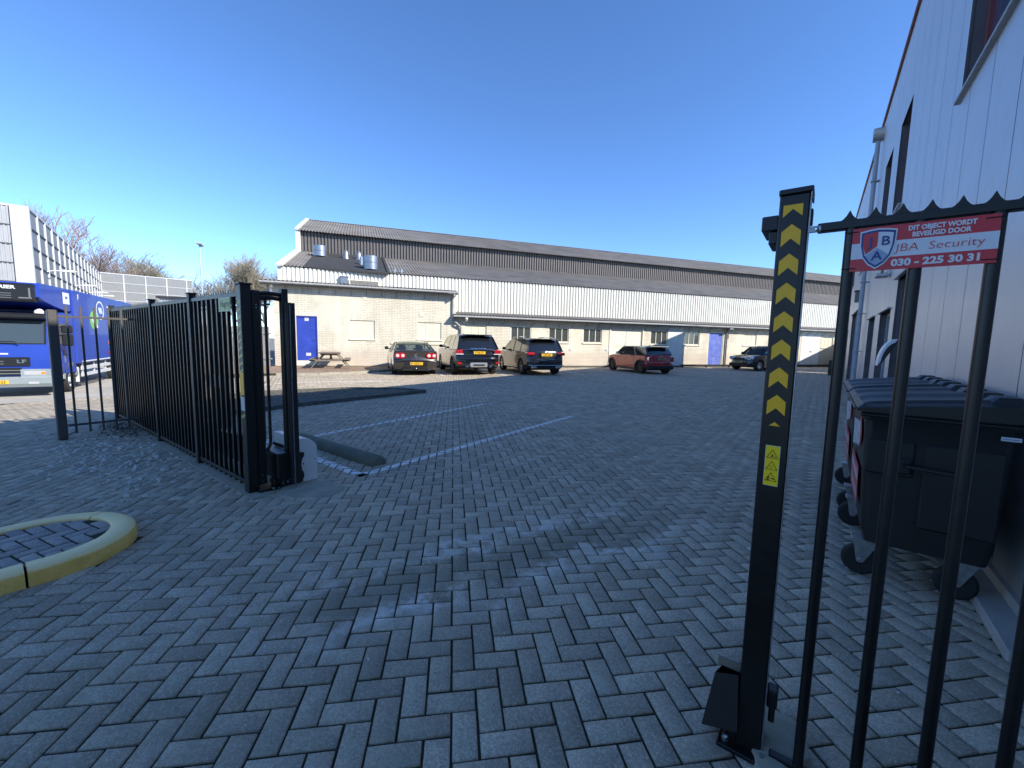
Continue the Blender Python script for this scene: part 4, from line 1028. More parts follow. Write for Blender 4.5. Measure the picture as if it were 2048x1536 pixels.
# felt patch with ducts
def roofz(d): return 5.05+(d-1.5)*.3
m = MB(); a, b = -23.15, -19.0
m.add([(a, 1.45, roofz(1.45)+.05), (b, 1.2, roofz(1.2)+.06), (b, 7.85, roofz(7.85)+.06), (a, 7.85, roofz(7.85)+.05), (a, 1.45, roofz(1.45)-.02), (b, 1.2, roofz(1.2)-.02), (b, 7.85, roofz(7.85)), (a, 7.85, roofz(7.85))], [(0, 1, 2, 3), (0, 4, 5, 1), (1, 5, 6, 2), (2, 6, 7, 3), (3, 7, 4, 0)], 'roof_felt')
m.box(b-.05, b+.1, 1.3, 7.8, 0, .1, 'roof_felt', T=Matrix(((1, 0, 0, 0), (0, 1, 0, 0), (0, .3, 1, 4.62), (0, 0, 0, 1)))); m.build('felt_patch', wh)
def duct(x, d, r, h, nm, lab=None):
    z = roofz(d)+.02; m = MB(); m.lathe([(r, 0), (r, h*.48), (r*1.04, h*.5), (r*1.04, h*.56), (r, h*.58), (r, h)], (x, d, z), (0, 0, 1), 'galvanised', 24); m.build('roof_duct', wh)
duct(-22.73, 6.0, .38, .62, ''); duct(-19.85, 2.1, .37, .72, '')
for (x, d) in ((-21.25, 5.9), (-20.5, 5.9)):
    z = roofz(d); m = MB(); m.lathe([(.20, 0), (.13, .42), (.14, .44), (.14, .5)], (x, d, z), (0, 0, 1), 'galvanised', 16); m.build('roof_duct', wh)
m = MB(); m.cyl((-20.35, 3.6, roofz(3.6)), (-20.35, 3.6, roofz(3.6)+.5), .10, 'galvanised', 12); m.build('roof_duct', wh)
for x in (-18.62, -18.25):
    m = MB(); m.cyl((x, 1.75, roofz(1.75)), (x, 1.75, roofz(1.75)+.22), .06, 'galvanised', 10); m.cyl((x-.15, 1.75, roofz(1.75)+.08), (x+.15, 1.75, roofz(1.75)+.08), .05, 'galvanised', 10); m.build('vent_pipe', wh)
# items on the corrugated wall
m = MB(); m.box(-21.38, -21.02, 1.25, 1.48, 4.32, 4.66, 'galvanised', .01); m.box(-21.42, -20.98, 1.22, 1.48, 4.66, 4.70, 'galvanised', .01); m.build('wall_duct', wh)
m = MB(); m.box(-20.98, -19.42, 1.36, 1.48, 4.22, 4.56, 'cream_panel', .01)
for i in range(6): m.box(-20.9, -19.5, 1.34, 1.37, 4.25+.05*i, 4.275+.05*i, 'gutter_grey')
m.build('louvre', wh)
# annex roofs, gutters, brackets
m = MB(); corr(m, -24.75, -15.5, .177, .05, [(-.42, 4.06), (1.55, 4.30)], 'roof_sheet', 'sin'); m.build('annex_roof', wh, ang=60)
m = MB(); corr(m, -15.75, S1, .177, .05, [(-.42, 2.84), (.6, 2.98), (1.52, 3.12)], 'roof_sheet', 'sin'); m.build('lean_to_roof', wh, ang=60)
def gutter(x0, x1, z, n, nm):
    m = MB(); m.prism([(-.50, z+.035), (-.46, z+.05), (-.36, z+.05), (-.36, z-.05), (-.46, z-.05), (-.50, z-.02)], x0, x1, 'gutter_white', axis='x'); m.box(x0, x1, -.37, -.0, z-.085, z-.06, 'gutter_grey'); m.box(x0, x1, -.42, -.38, z+.05, z+.065, 'gutter_grey'); g = m.build('gutter', wh)
    mb = MB(); mb.beam((0, -.40, z-.07), (0, -.0, z-.38), .03, .02, 'gutter_grey'); b0 = mb.build('gutter_bracket', g, loc=(x0+.3, 0, 0))
    for i in range(1, n):
        c = b0.copy(); COL.objects.link(c); c.parent = g; c.location = (x0+.3+(x1-x0-.6)*i/(n-1), 0, 0)
gutter(-24.75, -15.5, 4.0, 13, ''); gutter(-15.75, S1, 2.77, 62, '')
m = MB(); m.tube([(-15.72, -.42, 3.95), (-15.72, -.42, 3.86), (-15.72, -.08, 3.75), (-15.72, -.08, 2.75), (-15.72, -.08, 2.55), (-15.55, -.2, 2.42), (-15.28, -.12, 2.2), (-15.28, -.08, 2.1), (-15.28, -.08, .1)], .05, 'gutter_white', 10); m.build('downpipe', wh)
m = MB(); m.tube([(3.6, -.42, 2.72), (3.62, -.1, 2.6), (3.62, -.08, 2.4), (3.62, -.08, .1)], .05, 'gutter_grey', 10); m.box(3.45, 3.8, -.45, -.2, 2.6, 2.72, 'gutter_grey', .01); m.build('downpipe', wh)
def wplace(o): o.location = W0; o.rotation_euler = (0, 0, WROT); return o
m = MB(); m.lathe([(.03, 0), (.06, .05), (.09, .12), (.085, .17), (.04, .21)], (-15.05, -.38, 2.52), (0, -.25, 1), 'lamp_white', 12); m.beam((-15.05, -.36, 2.5), (-15.05, 0, 2.5), .03, .03, 'lamp_white')
wplace(m.build('yard_lamp', label='white globe lamp under the gutter next to the cream downpipe', cat='lamp'))
m = MB(); m.beam((4.15, -.35, 2.35), (3.95, -.18, 2.5), .07, .07, 'plastic_grey', b=.01); m.beam((3.95, 0, 2.55), (3.95, -.2, 2.5), .02, .02, 'plastic_grey'); m.lathe([(.05, 0), (.05, .02)], (4.15, -.36, 2.34), (.6, -.6, -.5), 'plastic_black', 10)
wplace(m.build('security_camera', label='small grey security camera under the gutter right of the worn blue door', cat='camera'))
m = MB(); m.lathe([(.05, 0), (.06, .05), (.04, .1)], (3.95, -.3, 2.62), (0, 0, 1), 'lamp_white', 10); m.beam((3.95, -.3, 2.7), (3.95, 0, 2.7), .02, .02, 'lamp_white')
wplace(m.build('bulkhead_lamp', label='tiny white lamp above the grey camera on the warehouse', cat='lamp'))
for i, (s, z, lab) in enumerate(((-7.62+.9-1.9, .98, 'small white bay plate on the cream wall between the dark windows'), (-6.1, 1.0, 'small white bay plate on the cream wall just left of the red car'), (12.0, 1.1, 'small pale plate on the cream wall behind the yellow chevron post'))):
    m = MB(); m.box(s, s+.32, -.012, 0, z, z+.13, 'sign_pale', .003); m.box(s+.02, s+.09, -.014, -.01, z+.02, z+.11, 'sign_blue'); m.box(s+.035, s+.075, -.016, -.012, z+.035, z+.095, 'sign_pale'); wplace(m.build('bay_plate', label=lab, cat='plate', group='bay plates on the warehouse wall'))
m = MB(); m.box(-.6, 16, -.55, -.45, .10, .20, 'plastic_black', .01)
for i in range(9): m.box(-.5+i*2.0, -.42+i*2.0, -.54, -.46, 0, .12, 'plastic_black', .004)
wplace(m.build('bump_rail', label='low black bump rail on the ground along the far warehouse wall', cat='rail'))
m = MB(); m.box(-.075, .075, -.075, .075, 0, .80, 'plastic_black', .012); m.add([(-.075, -.075, .8), (.075, -.075, .8), (.075, .075, .8), (-.075, .075, .8), (0, 0, .84)], [(0, 1, 4), (1, 2, 4), (2, 3, 4), (3, 0, 4)], 'plastic_black')
m.build('bollard', loc=(.30, 28.3, 0), label='single square black bollard at the far end of the silver building', cat='bollard')
# shed and timber fence left of the annex
m = MB(); m.box(-28.9, -26.9, .6, 3, 0, 3.1, 'white_plaster'); m.box(-29.0, -26.8, .5, 3.1, 3.1, 3.2, 'roof_felt', .01); wplace(m.build('shed', label='low whitewashed flat-roofed shed seen through the gate bars left of the warehouse', cat='shed'))
wf = wplace(empty('timber_fence', label='grey weathered timber fence against the left end of the warehouse', cat='fence'))
m = MB()
for i in range(30): m.box(-24.5-.15*(i+1)+.008, -24.5-.15*i, -.02, .0, .05, 1.95+.02*math.sin(i*2.3), 'wood_fence', .003)
m.build('boards', wf)
m = MB()
for z in (.4, 1.6): m.box(-29, -24.4, -.06, -.02, z, z+.07, 'wood_fence', .004)
m.beam((-24.6, -.05, 1.75), (-26.0, -.05, .5), .06, .04, 'wood_fence'); m.build('rail', wf)
# ------------------------------------------------------------------ picnic table
pc = wpt(-21.75, 1.25, .075)
pt_ = empty('picnic_table', pc, WROT, label='weathered wooden picnic table with attached benches by the blue door', cat='picnic table')
m = MB()
for i in range(6): m.box(-.42+.145*i-.065, -.42+.145*i+.065, -.85, .85, .70, .74, 'wood_weathered', .006)
m.build('tabletop', pt_, rot=(0, 0, 0))
for s in (-1, 1):
    m = MB()
    for i in range(2): m.box(s*.72-.07+.14*i-.065, s*.72-.07+.14*i+.065, -.85, .85, .42, .455, 'wood_weathered', .005)
    m.build('bench', pt_)
for y in (-.55, .55):
    for s in (-1, 1):
        m = MB(); m.beam((s*.82, y, .0), (s*.25, y, .70), .045, .10, 'wood_weathered', up=(0, 1, 0), b=.004); m.build('leg', pt_)
    m = MB(); m.box(-.86, .86, y-.03-.035, y-.03+.01, .34, .42, 'wood_weathered', .004); m.box(-.40, .40, y-.06, y-.02, .62, .70, 'wood_weathered', .004); m.build('cross_beam', pt_)
m = MB(); m.beam((0, -.5, .40), (0, -.1, .68), .05, .04, 'wood_weathered'); m.beam((0, .5, .40), (0, .1, .68), .05, .04, 'wood_weathered'); m.build('brace', pt_)
# ------------------------------------------------------------------ cars
def ipol(pts, x):
    pts = sorted(pts)
    if x <= pts[0][0]: return pts[0][1]
    for (a, b), (c, d) in zip(pts, pts[1:]):
        if x <= c: return b+(d-b)*(x-a)/(c-a) if c > a else d
    return pts[-1][1]
def smooth_poly(pts, it=1, keep=()):
    return pts
def make_car(name, label, P, loc, heading):
    Lc, Wc, wb, ov, rw = P['L'], P['W'], P['wb'], P['ov'], P['rw']; hw = Wc/2; zb = P.get('zb', .22); ra = rw+.045
    root = empty(name, (loc[0], loc[1], 0), heading, label=label, cat='car', group='cars parked along the warehouse wall')
    top = P['lower']          # from rear bottom over the deck and bonnet to front bottom
    def arch(xc):
        s = math.sqrt(max(0, ra*ra-(rw-zb)**2)); a0 = math.atan2(zb-rw, s); a1 = PI-a0; n = 12
        return [(xc+ra*math.cos(a0+(a1-a0)*i/n), rw+ra*math.sin(a0+(a1-a0)*i/n)) for i in range(n+1)]
    front, rear = ov+wb, ov
    poly = list(top)+arch(front)+arch(rear); n1 = len(top); flags = ['body']*len(poly)
    for i in range(n1, n1+12): flags[i] = 'arch'
    for i in range(n1+13, n1+25): flags[i] = 'arch'
    xc = Lc/2
    def bend(x, z, t, k=1.):
        a = abs(t); e = max(0, (abs(x-xc)-(Lc/2-.75))/.75); pull = (P.get('pf', .26) if x > xc else P.get('pr', .16))*a**3.2*e*e
        x2 = x-pull*(1 if x > xc else -1); zc = P['zmid']
        z2 = z-(.035*a**3 if z > zc+.12 else 0)
        hwz = hw-max(0, z-zc)*.16-max(0, .42-z)*.22-(.04*e*a)
        return (x2, t*hwz, z2)
    Ts = [-1, -.985, -.93, -.8, -.5, 0, .5, .8, .93, .985, 1]
    shr = {1: .975, .985: .993}
    m = MB(); V = []; n = len(poly)
    for t in Ts:
        for (x, z) in poly:
            k = 1 if abs(t) < .98 else (.006 if abs(t) < .99 else .022)
            dx = 0; 
            if k < 1 and (x, z) in top:
                x = x+(k if x < xc and x < .3 else (-k if x > Lc-.3 else 0)); z = z-k if z > P['zmid'] else z
            V.append(bend(x, z, t))
    off = len(m.v)
    for f in ('body', 'arch'):
        F = [(j*n+i, j*n+(i+1) % n, (j+1)*n+(i+1) % n, (j+1)*n+i) for j in range(len(Ts)-1) for i in range(n) if flags[i] == f]
        m.add(V, F, P['paint'] if f == 'body' else 'plastic_black')
    m.add(V, [tuple(range(n)), tuple(reversed(range((len(Ts)-1)*n, len(Ts)*n)))], P['paint'])
    m.box(.35, Lc-.35, -hw+.14, hw-.14, zb-.02, zb+.25, 'plastic_black')
    body = m.build('body', root, ang=28)
    def side(x, z): return hw-max(0, z-P['zmid'])*.16-max(0, .42-z)*.22
    # greenhouse
    G = P['gh']; zbelt = min(p[1] for p in G); zroof = max(p[1] for p in G)
    hb, hr = hw-.07, hw-P.get('tum', .23)
    def gw(z): return hb+(hr-hb)*max(0, (z-zbelt))/(zroof-zbelt)
    xm = sum(p[0] for p in G)/len(G)
    def gp(x, z, t):
        a = abs(t); return (x-(.10 if x > xm else -.06)*a**3, t*gw(z), z-.035*a**3*((z-zbelt)/(zroof-zbelt)))
    TG = [-1, -.97, -.85, -.5, 0, .5, .85, .97, 1]; n = len(G); V = []
    for t in TG:
        for (x, z) in G: V.append(gp(x, z, t))
    glass = P.get('glass', 'car_glass_dark')
    nr = P['nrear']; nf = P['nfront']      # number of edges at the rear / front that are glass
    m = MB(); fl = ['g' if (i < nr or i >= n-1-nf and i < n-1) else ('b' if i == n-1 else 'r') for i in range(n)]
    F = [(j*n+i, j*n+i+1, (j+1)*n+i+1, (j+1)*n+i) for j in range(len(TG)-1) for i in range(n-1) if fl[i] == 'g']
    m.add(V, F, glass); m.add(V, [tuple(range(n)), tuple(reversed(range((len(TG)-1)*n, len(TG)*n)))], P.get('sideglass', glass))
    m.build('windows', root, ang=30)
    m = MB(); F = [(j*n+i, j*n+i+1, (j+1)*n+i+1, (j+1)*n+i) for j in range(len(TG)-1) for i in range(n-1) if fl[i] == 'r']
    VR = [(v[0], v[1]*1.004, v[2]+.006) for v in V]; m.add(VR, F, P.get('roofpaint', P['paint'])); 
    m.build('roof', root, ang=30)
    m = MB()
    def pil(poly2, mat=P['paint'], off=.008):
        for s in (-1, 1):
            k = len(poly2); V2 = [(x, s*(gw(z)+off-.0), z-.03*((z-zbelt)/(zroof-zbelt))) for (x, z) in poly2]+[(x, s*(gw(z)-.03), z-.03*((z-zbelt)/(zroof-zbelt))) for (x, z) in poly2]
            m.add(V2, [tuple(range(k)), tuple(range(k, 2*k))]+[(i, (i+1) % k, k+(i+1) % k, k+i) for i in range(k)], mat)
    for q in P['pillars']: pil(q[0], P['paint'] if q[1] == 'p' else (P.get('roofpaint') if q[1] == 'r' else q[1]))
    # edge pillars wrapping the rear glass
    if P.get('rearframe', .0):
        w = P['rearframe']
        for s in (-1, 1):
            for i in range(nr):
                a, b = G[i], G[i+1]; V2 = []
                for (x, z) in (a, b):
                    for t in (1.0, 1-w): q = gp(x, z, s*t); V2.append((q[0]-.008, q[1]*1.004, q[2]+.002))
                m.add(V2, [(0, 1, 3, 2)], P['paint'])
    m.build('pillars', root, ang=30)
    # door seams and handles
    m = MB()
    for xs in P['seams']:
        for s in (-1, 1):
            V2 = []
            for z in np.linspace(.34, P['zmid']+.18, 7):
                y = side(xs, z)-.004 if z <= P['zmid'] else side(xs, z)-.004
                V2 += [(xs-.006, s*(y+.0045), z), (xs+.006, s*(y+.0045), z)]
            m.add(V2, [(2*i, 2*i+1, 2*i+3, 2*i+2) for i in range(6)], 'plastic_black')
    m.build('door_gaps', root)
    for xh in P['handles']:
        for s in (-1, 1):
            z = P['zmid']+.08; y = side(xh, z); m = MB(); m.box(xh-.09, xh+.09, s*(y-.01), s*(y+.025), z-.015, z+.015, P['paint'], .006); m.build('door_handle', root)
    # lower cladding
    m = MB()
    for s in (-1, 1):
        y = side(0, .3); m.box(rear+ra-.02, front-ra+.02, s*(y-.05), s*(y+.012), zb-.02, zb+.10, P.get('sill', 'plastic_black'), .01)
        if P.get('sillstrip'): m.box(rear+ra+.05, front-ra-.05, s*(y), s*(y+.03), zb+.05, zb+.075, 'chrome', .004)
    m.build('side_skirt', root)
    if P.get('archtrim'):
        m = MB()
        for xa in (rear, front):
            for s in (-1, 1):
                V2 = []; k = 16
                for i in range(k+1):
                    a = -.35+(PI+.7)*i/k
                    for r, o in ((ra-.005, .012), (ra+.055, .012), (ra+.055, -.03)):
                        x, z = xa+r*math.cos(a), rw+r*math.sin(a); z = max(z, zb); V2.append((x, s*(side(x, z)+o), z))
                m.add(V2, [(3*i+j, 3*i+j+1, 3*i+j+4, 3*i+j+3) for i in range(k) for j in range(2)], 'plastic_black')
        m.build('arch_trim', root)
    # wheels
    for xa in (rear, front):
        for s in (-1, 1):
            yc = s*(hw-.12); m = MB(); w = .115
            m.lathe([(rw*.62, -w), (rw*.93, -w), (rw, -w*.7), (rw, w*.7), (rw*.93, w), (rw*.68, w), (rw*.66, w*.6)], (xa, yc, rw), (0, s, 0), 'tyre', 28)
            wh_ = m.build('wheel', root); m = MB(); rm = P.get('rim', 'rim_alloy')
            m.lathe([(rw*.66, w*.2), (rw*.66, w*.9), (rw*.61, w*.92), (rw*.60, w*.3)], (xa, yc, rw), (0, s, 0), rm, 28, cap=False)
            m.lathe([(rw*.62, 0), (rw*.62, w*.15)], (xa, yc, rw), (0, s, 0), 'plastic_black', 20)
            ns = P.get('spokes', 5)
            for i in range(ns):
                a = 2*PI*i/ns+.3; c, sn = math.cos(a), math.sin(a); c2, s2 = -sn, c
                V2 = []
                for (r, hwid, yy) in ((rw*.08, .045*rw/.33, w*.75), (rw*.62, .028*rw/.33, w*.85)):
                    for q in (-1, 1):
                        for yo in (0, -.03): V2.append((xa+r*c+q*hwid*c2, yc+s*(yy+yo), rw+r*sn+q*hwid*s2))
                m.add(V2, [(0, 2, 6, 4), (1, 5, 7, 3), (0, 4, 5, 1), (2, 3, 7, 6)], rm)
            m.lathe([(rw*.13, w*.5), (rw*.13, w*.85), (rw*.08, w*.9)], (xa, yc, rw), (0, s, 0), rm, 12)
            m.build('rim', wh_)
    # mirrors
    for s in (-1, 1):
        xm_, zm = P['mirror']; m = MB(); y = gw(zm)+.02; m.box(xm_-.07, xm_+.07, s*(y+.06), s*(y+.23), zm, zm+.14, P.get('mirpaint', P['paint']), .035); m.beam((xm_, s*(y-.04), zm+.02), (xm_, s*(y+.1), zm+.04), .04, .04, 'plastic_black'); m.build('mirror', root)
    # seats seen through clear glass
    m = MB()
    for (x, zt) in ((1.75, zroof-.22), (2.55, zroof-.18)):
        for y in (-.38, .38): m.box(x, x+.14, y-.22, y+.22, .5, zt-.14, 'seat_dark', .05); m.box(x+.02, x+.12, y-.12, y+.12, zt-.14, zt+.02, 'seat_dark', .04)
    m.box(.8, Lc-1.4, -hw+.2, hw-.2, .45, zbelt-.02, 'seat_dark'); m.build('seats', root)
    return root
def rearx(P, z, t=0):
    """x of the rear body surface at height z"""
    pts = [(p[1], p[0]) for p in P['lower'][:P['nback']]]
    x = ipol(pts, z); a = abs(t); e = max(0, (abs(x-P['L']/2)-(P['L']/2-.75))/.75)
    return x+P.get('pr', .16)*a**3.2*e*e
def plate(root, x, z, txt, s=-1, y=0, mat='plate_yellow'):
    m = MB(); m.box(x+s*.02, x, y-.27, y+.27, z-.058, z+.058, mat, .004)
    Tt = frameT((x+s*.0215, y, z-.002), (0, s, 0), (0, 0, 1)); m.text(txt, .115, 'plate_text', Tt, off=.002, sx=.86)
    m.box(x+s*.0205, x, y+s*(-.27), y+s*(-.235), z-.055, z+.055, 'sign_blue'); m.build('number_plate', root)
def heading(): return math.atan2(-NV.y, -NV.x)
HD = heading()
# grey-brown saloon
P1 = dict(L=4.80, W=1.86, wb=2.71, ov=1.08, rw=.33, zmid=.86, paint='paint_bronze', glass='car_glass_clear', rim='rim_alloy', zb=.20, nback=7,
 lower=[(.35, .20), (.10, .27), (.02, .42), (.0, .56), (.05, .62), (.09, .80), (.02, 1.00), (.10, 1.045), (.60, 1.06), (2.2, 1.02), (3.7, .97), (4.3, .84), (4.66, .66), (4.8, .5), (4.76, .3), (4.5, .20)],
 gh=[(.50, 1.02), (1.05, 1.25), (1.50, 1.37), (2.1, 1.42), (2.75, 1.395), (3.25, 1.22), (3.80, .98)], nrear=2, nfront=2, tum=.26,
 pillars=[([(.50, 1.02), (1.05, 1.25), (1.50, 1.37), (1.62, 1.35), (1.25, 1.20), (.95, 1.02)], 'p'), ([(1.50, 1.385), (2.1, 1.43), (2.75, 1.405), (2.70, 1.36), (2.1, 1.385), (1.55, 1.345)], 'p'), ([(2.75, 1.40), (3.80, .98), (3.70, .98), (2.68, 1.36)], 'p'), ([(2.02, 1.02), (2.10, 1.02), (2.10, 1.40), (2.02, 1.40)], 'plastic_black')],
 seams=(1.55, 2.55, 3.55), handles=(1.75, 2.8), mirror=(3.25, 1.0))
o = make_car('parked_saloon', 'dark bronze four-door saloon with round red tail lights, leftmost of the parked cars', P1, wpt(-18.25, 5.10), HD)
for s in (-1, 1):
    m = MB(); yc = s*.63
    m.prism([(yc+.20*math.cos(a)*(1.15), .83+.115*math.sin(a)) for a in [2*PI*i/18 for i in range(18)]], .045, .2, 'tail_red', axis='x')
    for dy in (-.10, .11): m.lathe([(.075, 0), (.06, .012), (.03, .014)], (.05, yc+dy*s*1.0, .825), (-1, 0, 0), 'tail_clear', 14)
    m.build('tail_light', o)
plate(o, -.0, .50, '81-GDD-9')
m = MB(); m.lathe([(.062, 0), (.062, .012), (.05, .016)], (.075, 0, .83), (-1, 0, .0), 'chrome', 18); m.build('badge', o)
m = MB(); m.box(.0, .05, -.82, .82, .615, .635, 'paint_bronze', .006); m.box(-.005, .06, -.46, .46, .40, .60, 'paint_darkgrey', .01); m.box(.03, .3, -.55, .55, .20, .30, 'plastic_black', .02); m.build('bumper', o)
m = MB(); m.cyl((-.03, 0, .30), (.15, 0, .27), .02, 'chrome', 8); m.lathe([(.025, 0), (.03, .02), (.02, .045)], (-.04, 0, .29), (0, 0, 1), 'chrome', 10)
for y in (-.5, -.56): m.cyl((.02, y, .26), (.2, y, .26), .03, 'chrome', 10)
m.build('tow_bar', o)
# large black off-roader
P2 = dict(L=4.85, W=1.98, wb=2.92, ov=.95, rw=.385, zmid=1.0, paint='paint_black', glass='car_glass_dark', zb=.30, nback=7, spokes=5, rim='rim_alloy', sillstrip=1, pr=.2,
 lower=[(.45, .30), (.10, .40), (.0, .52), (.0, .70), (.06, .78), (.07, 1.02), (.10, 1.15), (.6, 1.17), (2.2, 1.15), (3.6, 1.13), (4.4, 1.06), (4.75, .92), (4.85, .70), (4.8, .42), (4.5, .30)],
 gh=[(.12, 1.13), (.30, 1.42), (.48, 1.66), (.62, 1.735), (1.4, 1.785), (2.5, 1.775), (3.05, 1.70), (3.45, 1.42), (3.85, 1.13)], nrear=2, nfront=3, tum=.26, rearframe=.10, roofpaint='paint_black',
 pillars=[([(.12, 1.13), (.30, 1.42), (.48, 1.66), (.62, 1.73), (.95, 1.72), (.80, 1.42), (.72, 1.13)], 'car_glass_dark'), ([(.62, 1.735), (1.4, 1.79), (2.5, 1.78), (3.05, 1.71), (2.95, 1.66), (2.4, 1.72), (1.4, 1.73), (.8, 1.69)], 'p'), ([(3.05, 1.70), (3.85, 1.13), (3.76, 1.13), (2.95, 1.67)], 'p'), ([(2.15, 1.13), (2.24, 1.13), (2.24, 1.77), (2.15, 1.77)], 'paint_black'), ([(1.12, 1.13), (1.22, 1.13), (1.30, 1.75), (1.20, 1.75)], 'paint_black')],
 seams=(1.2, 2.2, 3.3), handles=(1.45, 2.5), mirror=(3.15, 1.14))
o = make_car('parked_offroader', 'large black off-road car with silver bumper plate beside the bronze saloon', P2, wpt(-15.65, 5.35), HD)
for s in (-1, 1):
    m = MB(); m.box(.02, .30, s*.99, s*.70, .93, 1.10, 'tail_red', .03); m.box(.015, .25, s*1.0, s*.66, .90, .93, 'sign_white', .01); m.build('tail_light', o)
    m = MB(); m.box(-.01, .06, s*.93, s*.74, .50, .58, 'tail_red', .015); m.build('reflector', o)
    m = MB(); m.lathe([(.075, 0), (.075, .12), (.06, .12), (.06, .02)], (.1, s*.52, .42), (-1, 0, 0), 'chrome', 16); m.build('exhaust', o)
plate(o, .035, .98, 'P-746-VS', y=-.02)
m = MB(); m.box(.035, .12, -.72, .72, 1.09, 1.115, 'chrome', .006); m.box(.03, .12, -.80, .80, .88, .895, 'chrome', .004); m.build('tailgate_trim', o)
m = MB(); m.text('RANGE ROVER', .07, 'chrome', frameT((.085, 0, 1.15), (0, -1, 0), (.3, 0, 1)), sx=1.5, ext=.006); m.text('SPORT', .04, 'chrome', frameT((.04, .62, 1.0), (0, -1, 0), (0, 0, 1)), ext=.003); m.build('lettering', o)
m = MB(); m.box(-.03, .1, -.38, .38, .36, .56, 'paint_silver', .03); m.box(-.04, .1, -.25, .25, .42, .49, 'plastic_black', .01); m.box(-.02, .2, -.9, .9, .70, .72, 'paint_darkgrey', .006); m.build('bumper', o)
m = MB(); m.prism([(.30, 1.72), (.62, 1.735), (.66, 1.765), (.40, 1.765), (.26, 1.745)], -.66, .66, 'paint_black'); m.build('spoiler', o)
# black family car with roof rails
P3 = dict(L=4.63, W=1.84, wb=2.83, ov=.86, rw=.355, zmid=.92, paint='paint_black', glass='car_glass_dark', zb=.25, nback=7, sillstrip=1, spokes=5, rim='rim_alloy', pr=.18,
 lower=[(.40, .25), (.12, .33), (.02, .45), (.0, .66), (.04, .74), (.05, .98), (.09, 1.08), (.6, 1.10), (2.2, 1.08), (3.5, 1.06), (4.2, .99), (4.52, .86), (4.63, .62), (4.58, .36), (4.3, .25)],
 gh=[(.10, 1.06), (.24, 1.34), (.38, 1.55), (.50, 1.615), (1.3, 1.655), (2.4, 1.645), (2.9, 1.56), (3.2, 1.36), (3.62, 1.06)], nrear=2, nfront=3, tum=.22, rearframe=.09,
 pillars=[([(.10, 1.06), (.24, 1.34), (.38, 1.55), (.50, 1.61), (.72, 1.58), (.64, 1.30), (.70, 1.06)], 'p'), ([(.50, 1.615), (1.3, 1.66), (2.4, 1.65), (2.9, 1.57), (2.8, 1.53), (2.3, 1.60), (1.3, 1.61), (.65, 1.58)], 'p'), ([(2.9, 1.57), (3.62, 1.06), (3.53, 1.06), (2.8, 1.54)], 'p'), ([(2.02, 1.06), (2.10, 1.06), (2.10, 1.64), (2.02, 1.64)], 'plastic_black'), ([(1.08, 1.06), (1.16, 1.06), (1.20, 1.63), (1.12, 1.63)], 'plastic_black')],
 seams=(1.12, 2.06, 3.2), handles=(1.35, 2.35), mirror=(3.0, 1.07))
o = make_car('parked_family_car', 'glossy black family car with roof rails parked nose-in, between the off-roader and the red hatchback', P3, wpt(-12.62, 5.65), HD)
for s in (-1, 1):
    m = MB(); m.box(.01, .38, s*.915, s*.56, .90, 1.03, 'tail_red', .035); m.build('tail_light', o)
    m = MB(); m.tube([(.75, s*.66, 1.63), (.9, s*.67, 1.70), (1.7, s*.68, 1.73), (2.5, s*.67, 1.70), (2.7, s*.66, 1.63)], .018, 'chrome', 8); m.build('roof_rail', o)
    m = MB(); m.box(-.02, .1, s*.72, s*.45, .32, .42, 'chrome', .02); m.build('exhaust', o)
plate(o, .02, .92, 'H-810-SB', y=-.0)
m = MB(); m.box(.015, .1, -.42, .42, .70, .74, 'chrome', .01); m.box(-.015, .15, -.85, .85, .44, .47, 'chrome', .008); m.box(-.01, .12, -.40, .40, .30, .42, 'plastic_black', .02); m.build('bumper', o)
m = MB(); m.prism([(.20, 1.60), (.48, 1.60), (.55, 1.64), (.28, 1.645), (.15, 1.625)], -.62, .62, 'paint_black'); m.build('spoiler', o)
m = MB(); m.lathe([(.05, 0), (.05, .01), (.045, .012)], (.09, 0, 1.05), (-1, 0, .3), 'chrome', 16); m.build('badge', o)
# red three-door hatchback
P4 = dict(L=3.85, W=1.73, wb=2.50, ov=.62, rw=.315, zmid=.80, paint='paint_red', roofpaint='paint_silver', glass='car_glass_dark', sideglass='car_glass_dark', zb=.20, nback=7, spokes=5, rim='rim_dark', archtrim=1, mirpaint='paint_silver', pr=.2, pf=.34,
 lower=[(.32, .20), (.08, .28), (.0, .42), (.0, .56), (.04, .62), (.06, .88), (.10, .955), (.5, .965), (1.8, .96), (2.9, .93), (3.5, .85), (3.75, .68), (3.85, .5), (3.8, .3), (3.55, .20)],
 gh=[(.12, .94), (.24, 1.16), (.36, 1.32), (.46, 1.375), (1.2, 1.41), (2.0, 1.405), (2.35, 1.36), (2.62, 1.16), (2.90, .93)], nrear=2, nfront=3, tum=.20, rearframe=.0,
 pillars=[([(.46, 1.385), (1.2, 1.42), (2.0, 1.415), (2.35, 1.37), (2.28, 1.335), (2.0, 1.37), (1.2, 1.375), (.5, 1.345)], 'r'), ([(2.35, 1.37), (2.90, .93), (2.80, .93), (2.27, 1.34)], 'paint_black'), ([(.98, .94), (1.10, .94), (1.42, 1.38), (1.34, 1.38)], 'chrome')],
 seams=(1.15, 2.55), handles=(1.35,), mirror=(2.45, .93))
o = make_car('parked_hatchback', 'small red three-door hatchback with silver roof and black wheels', P4, wpt(-6.30, 5.55), HD)
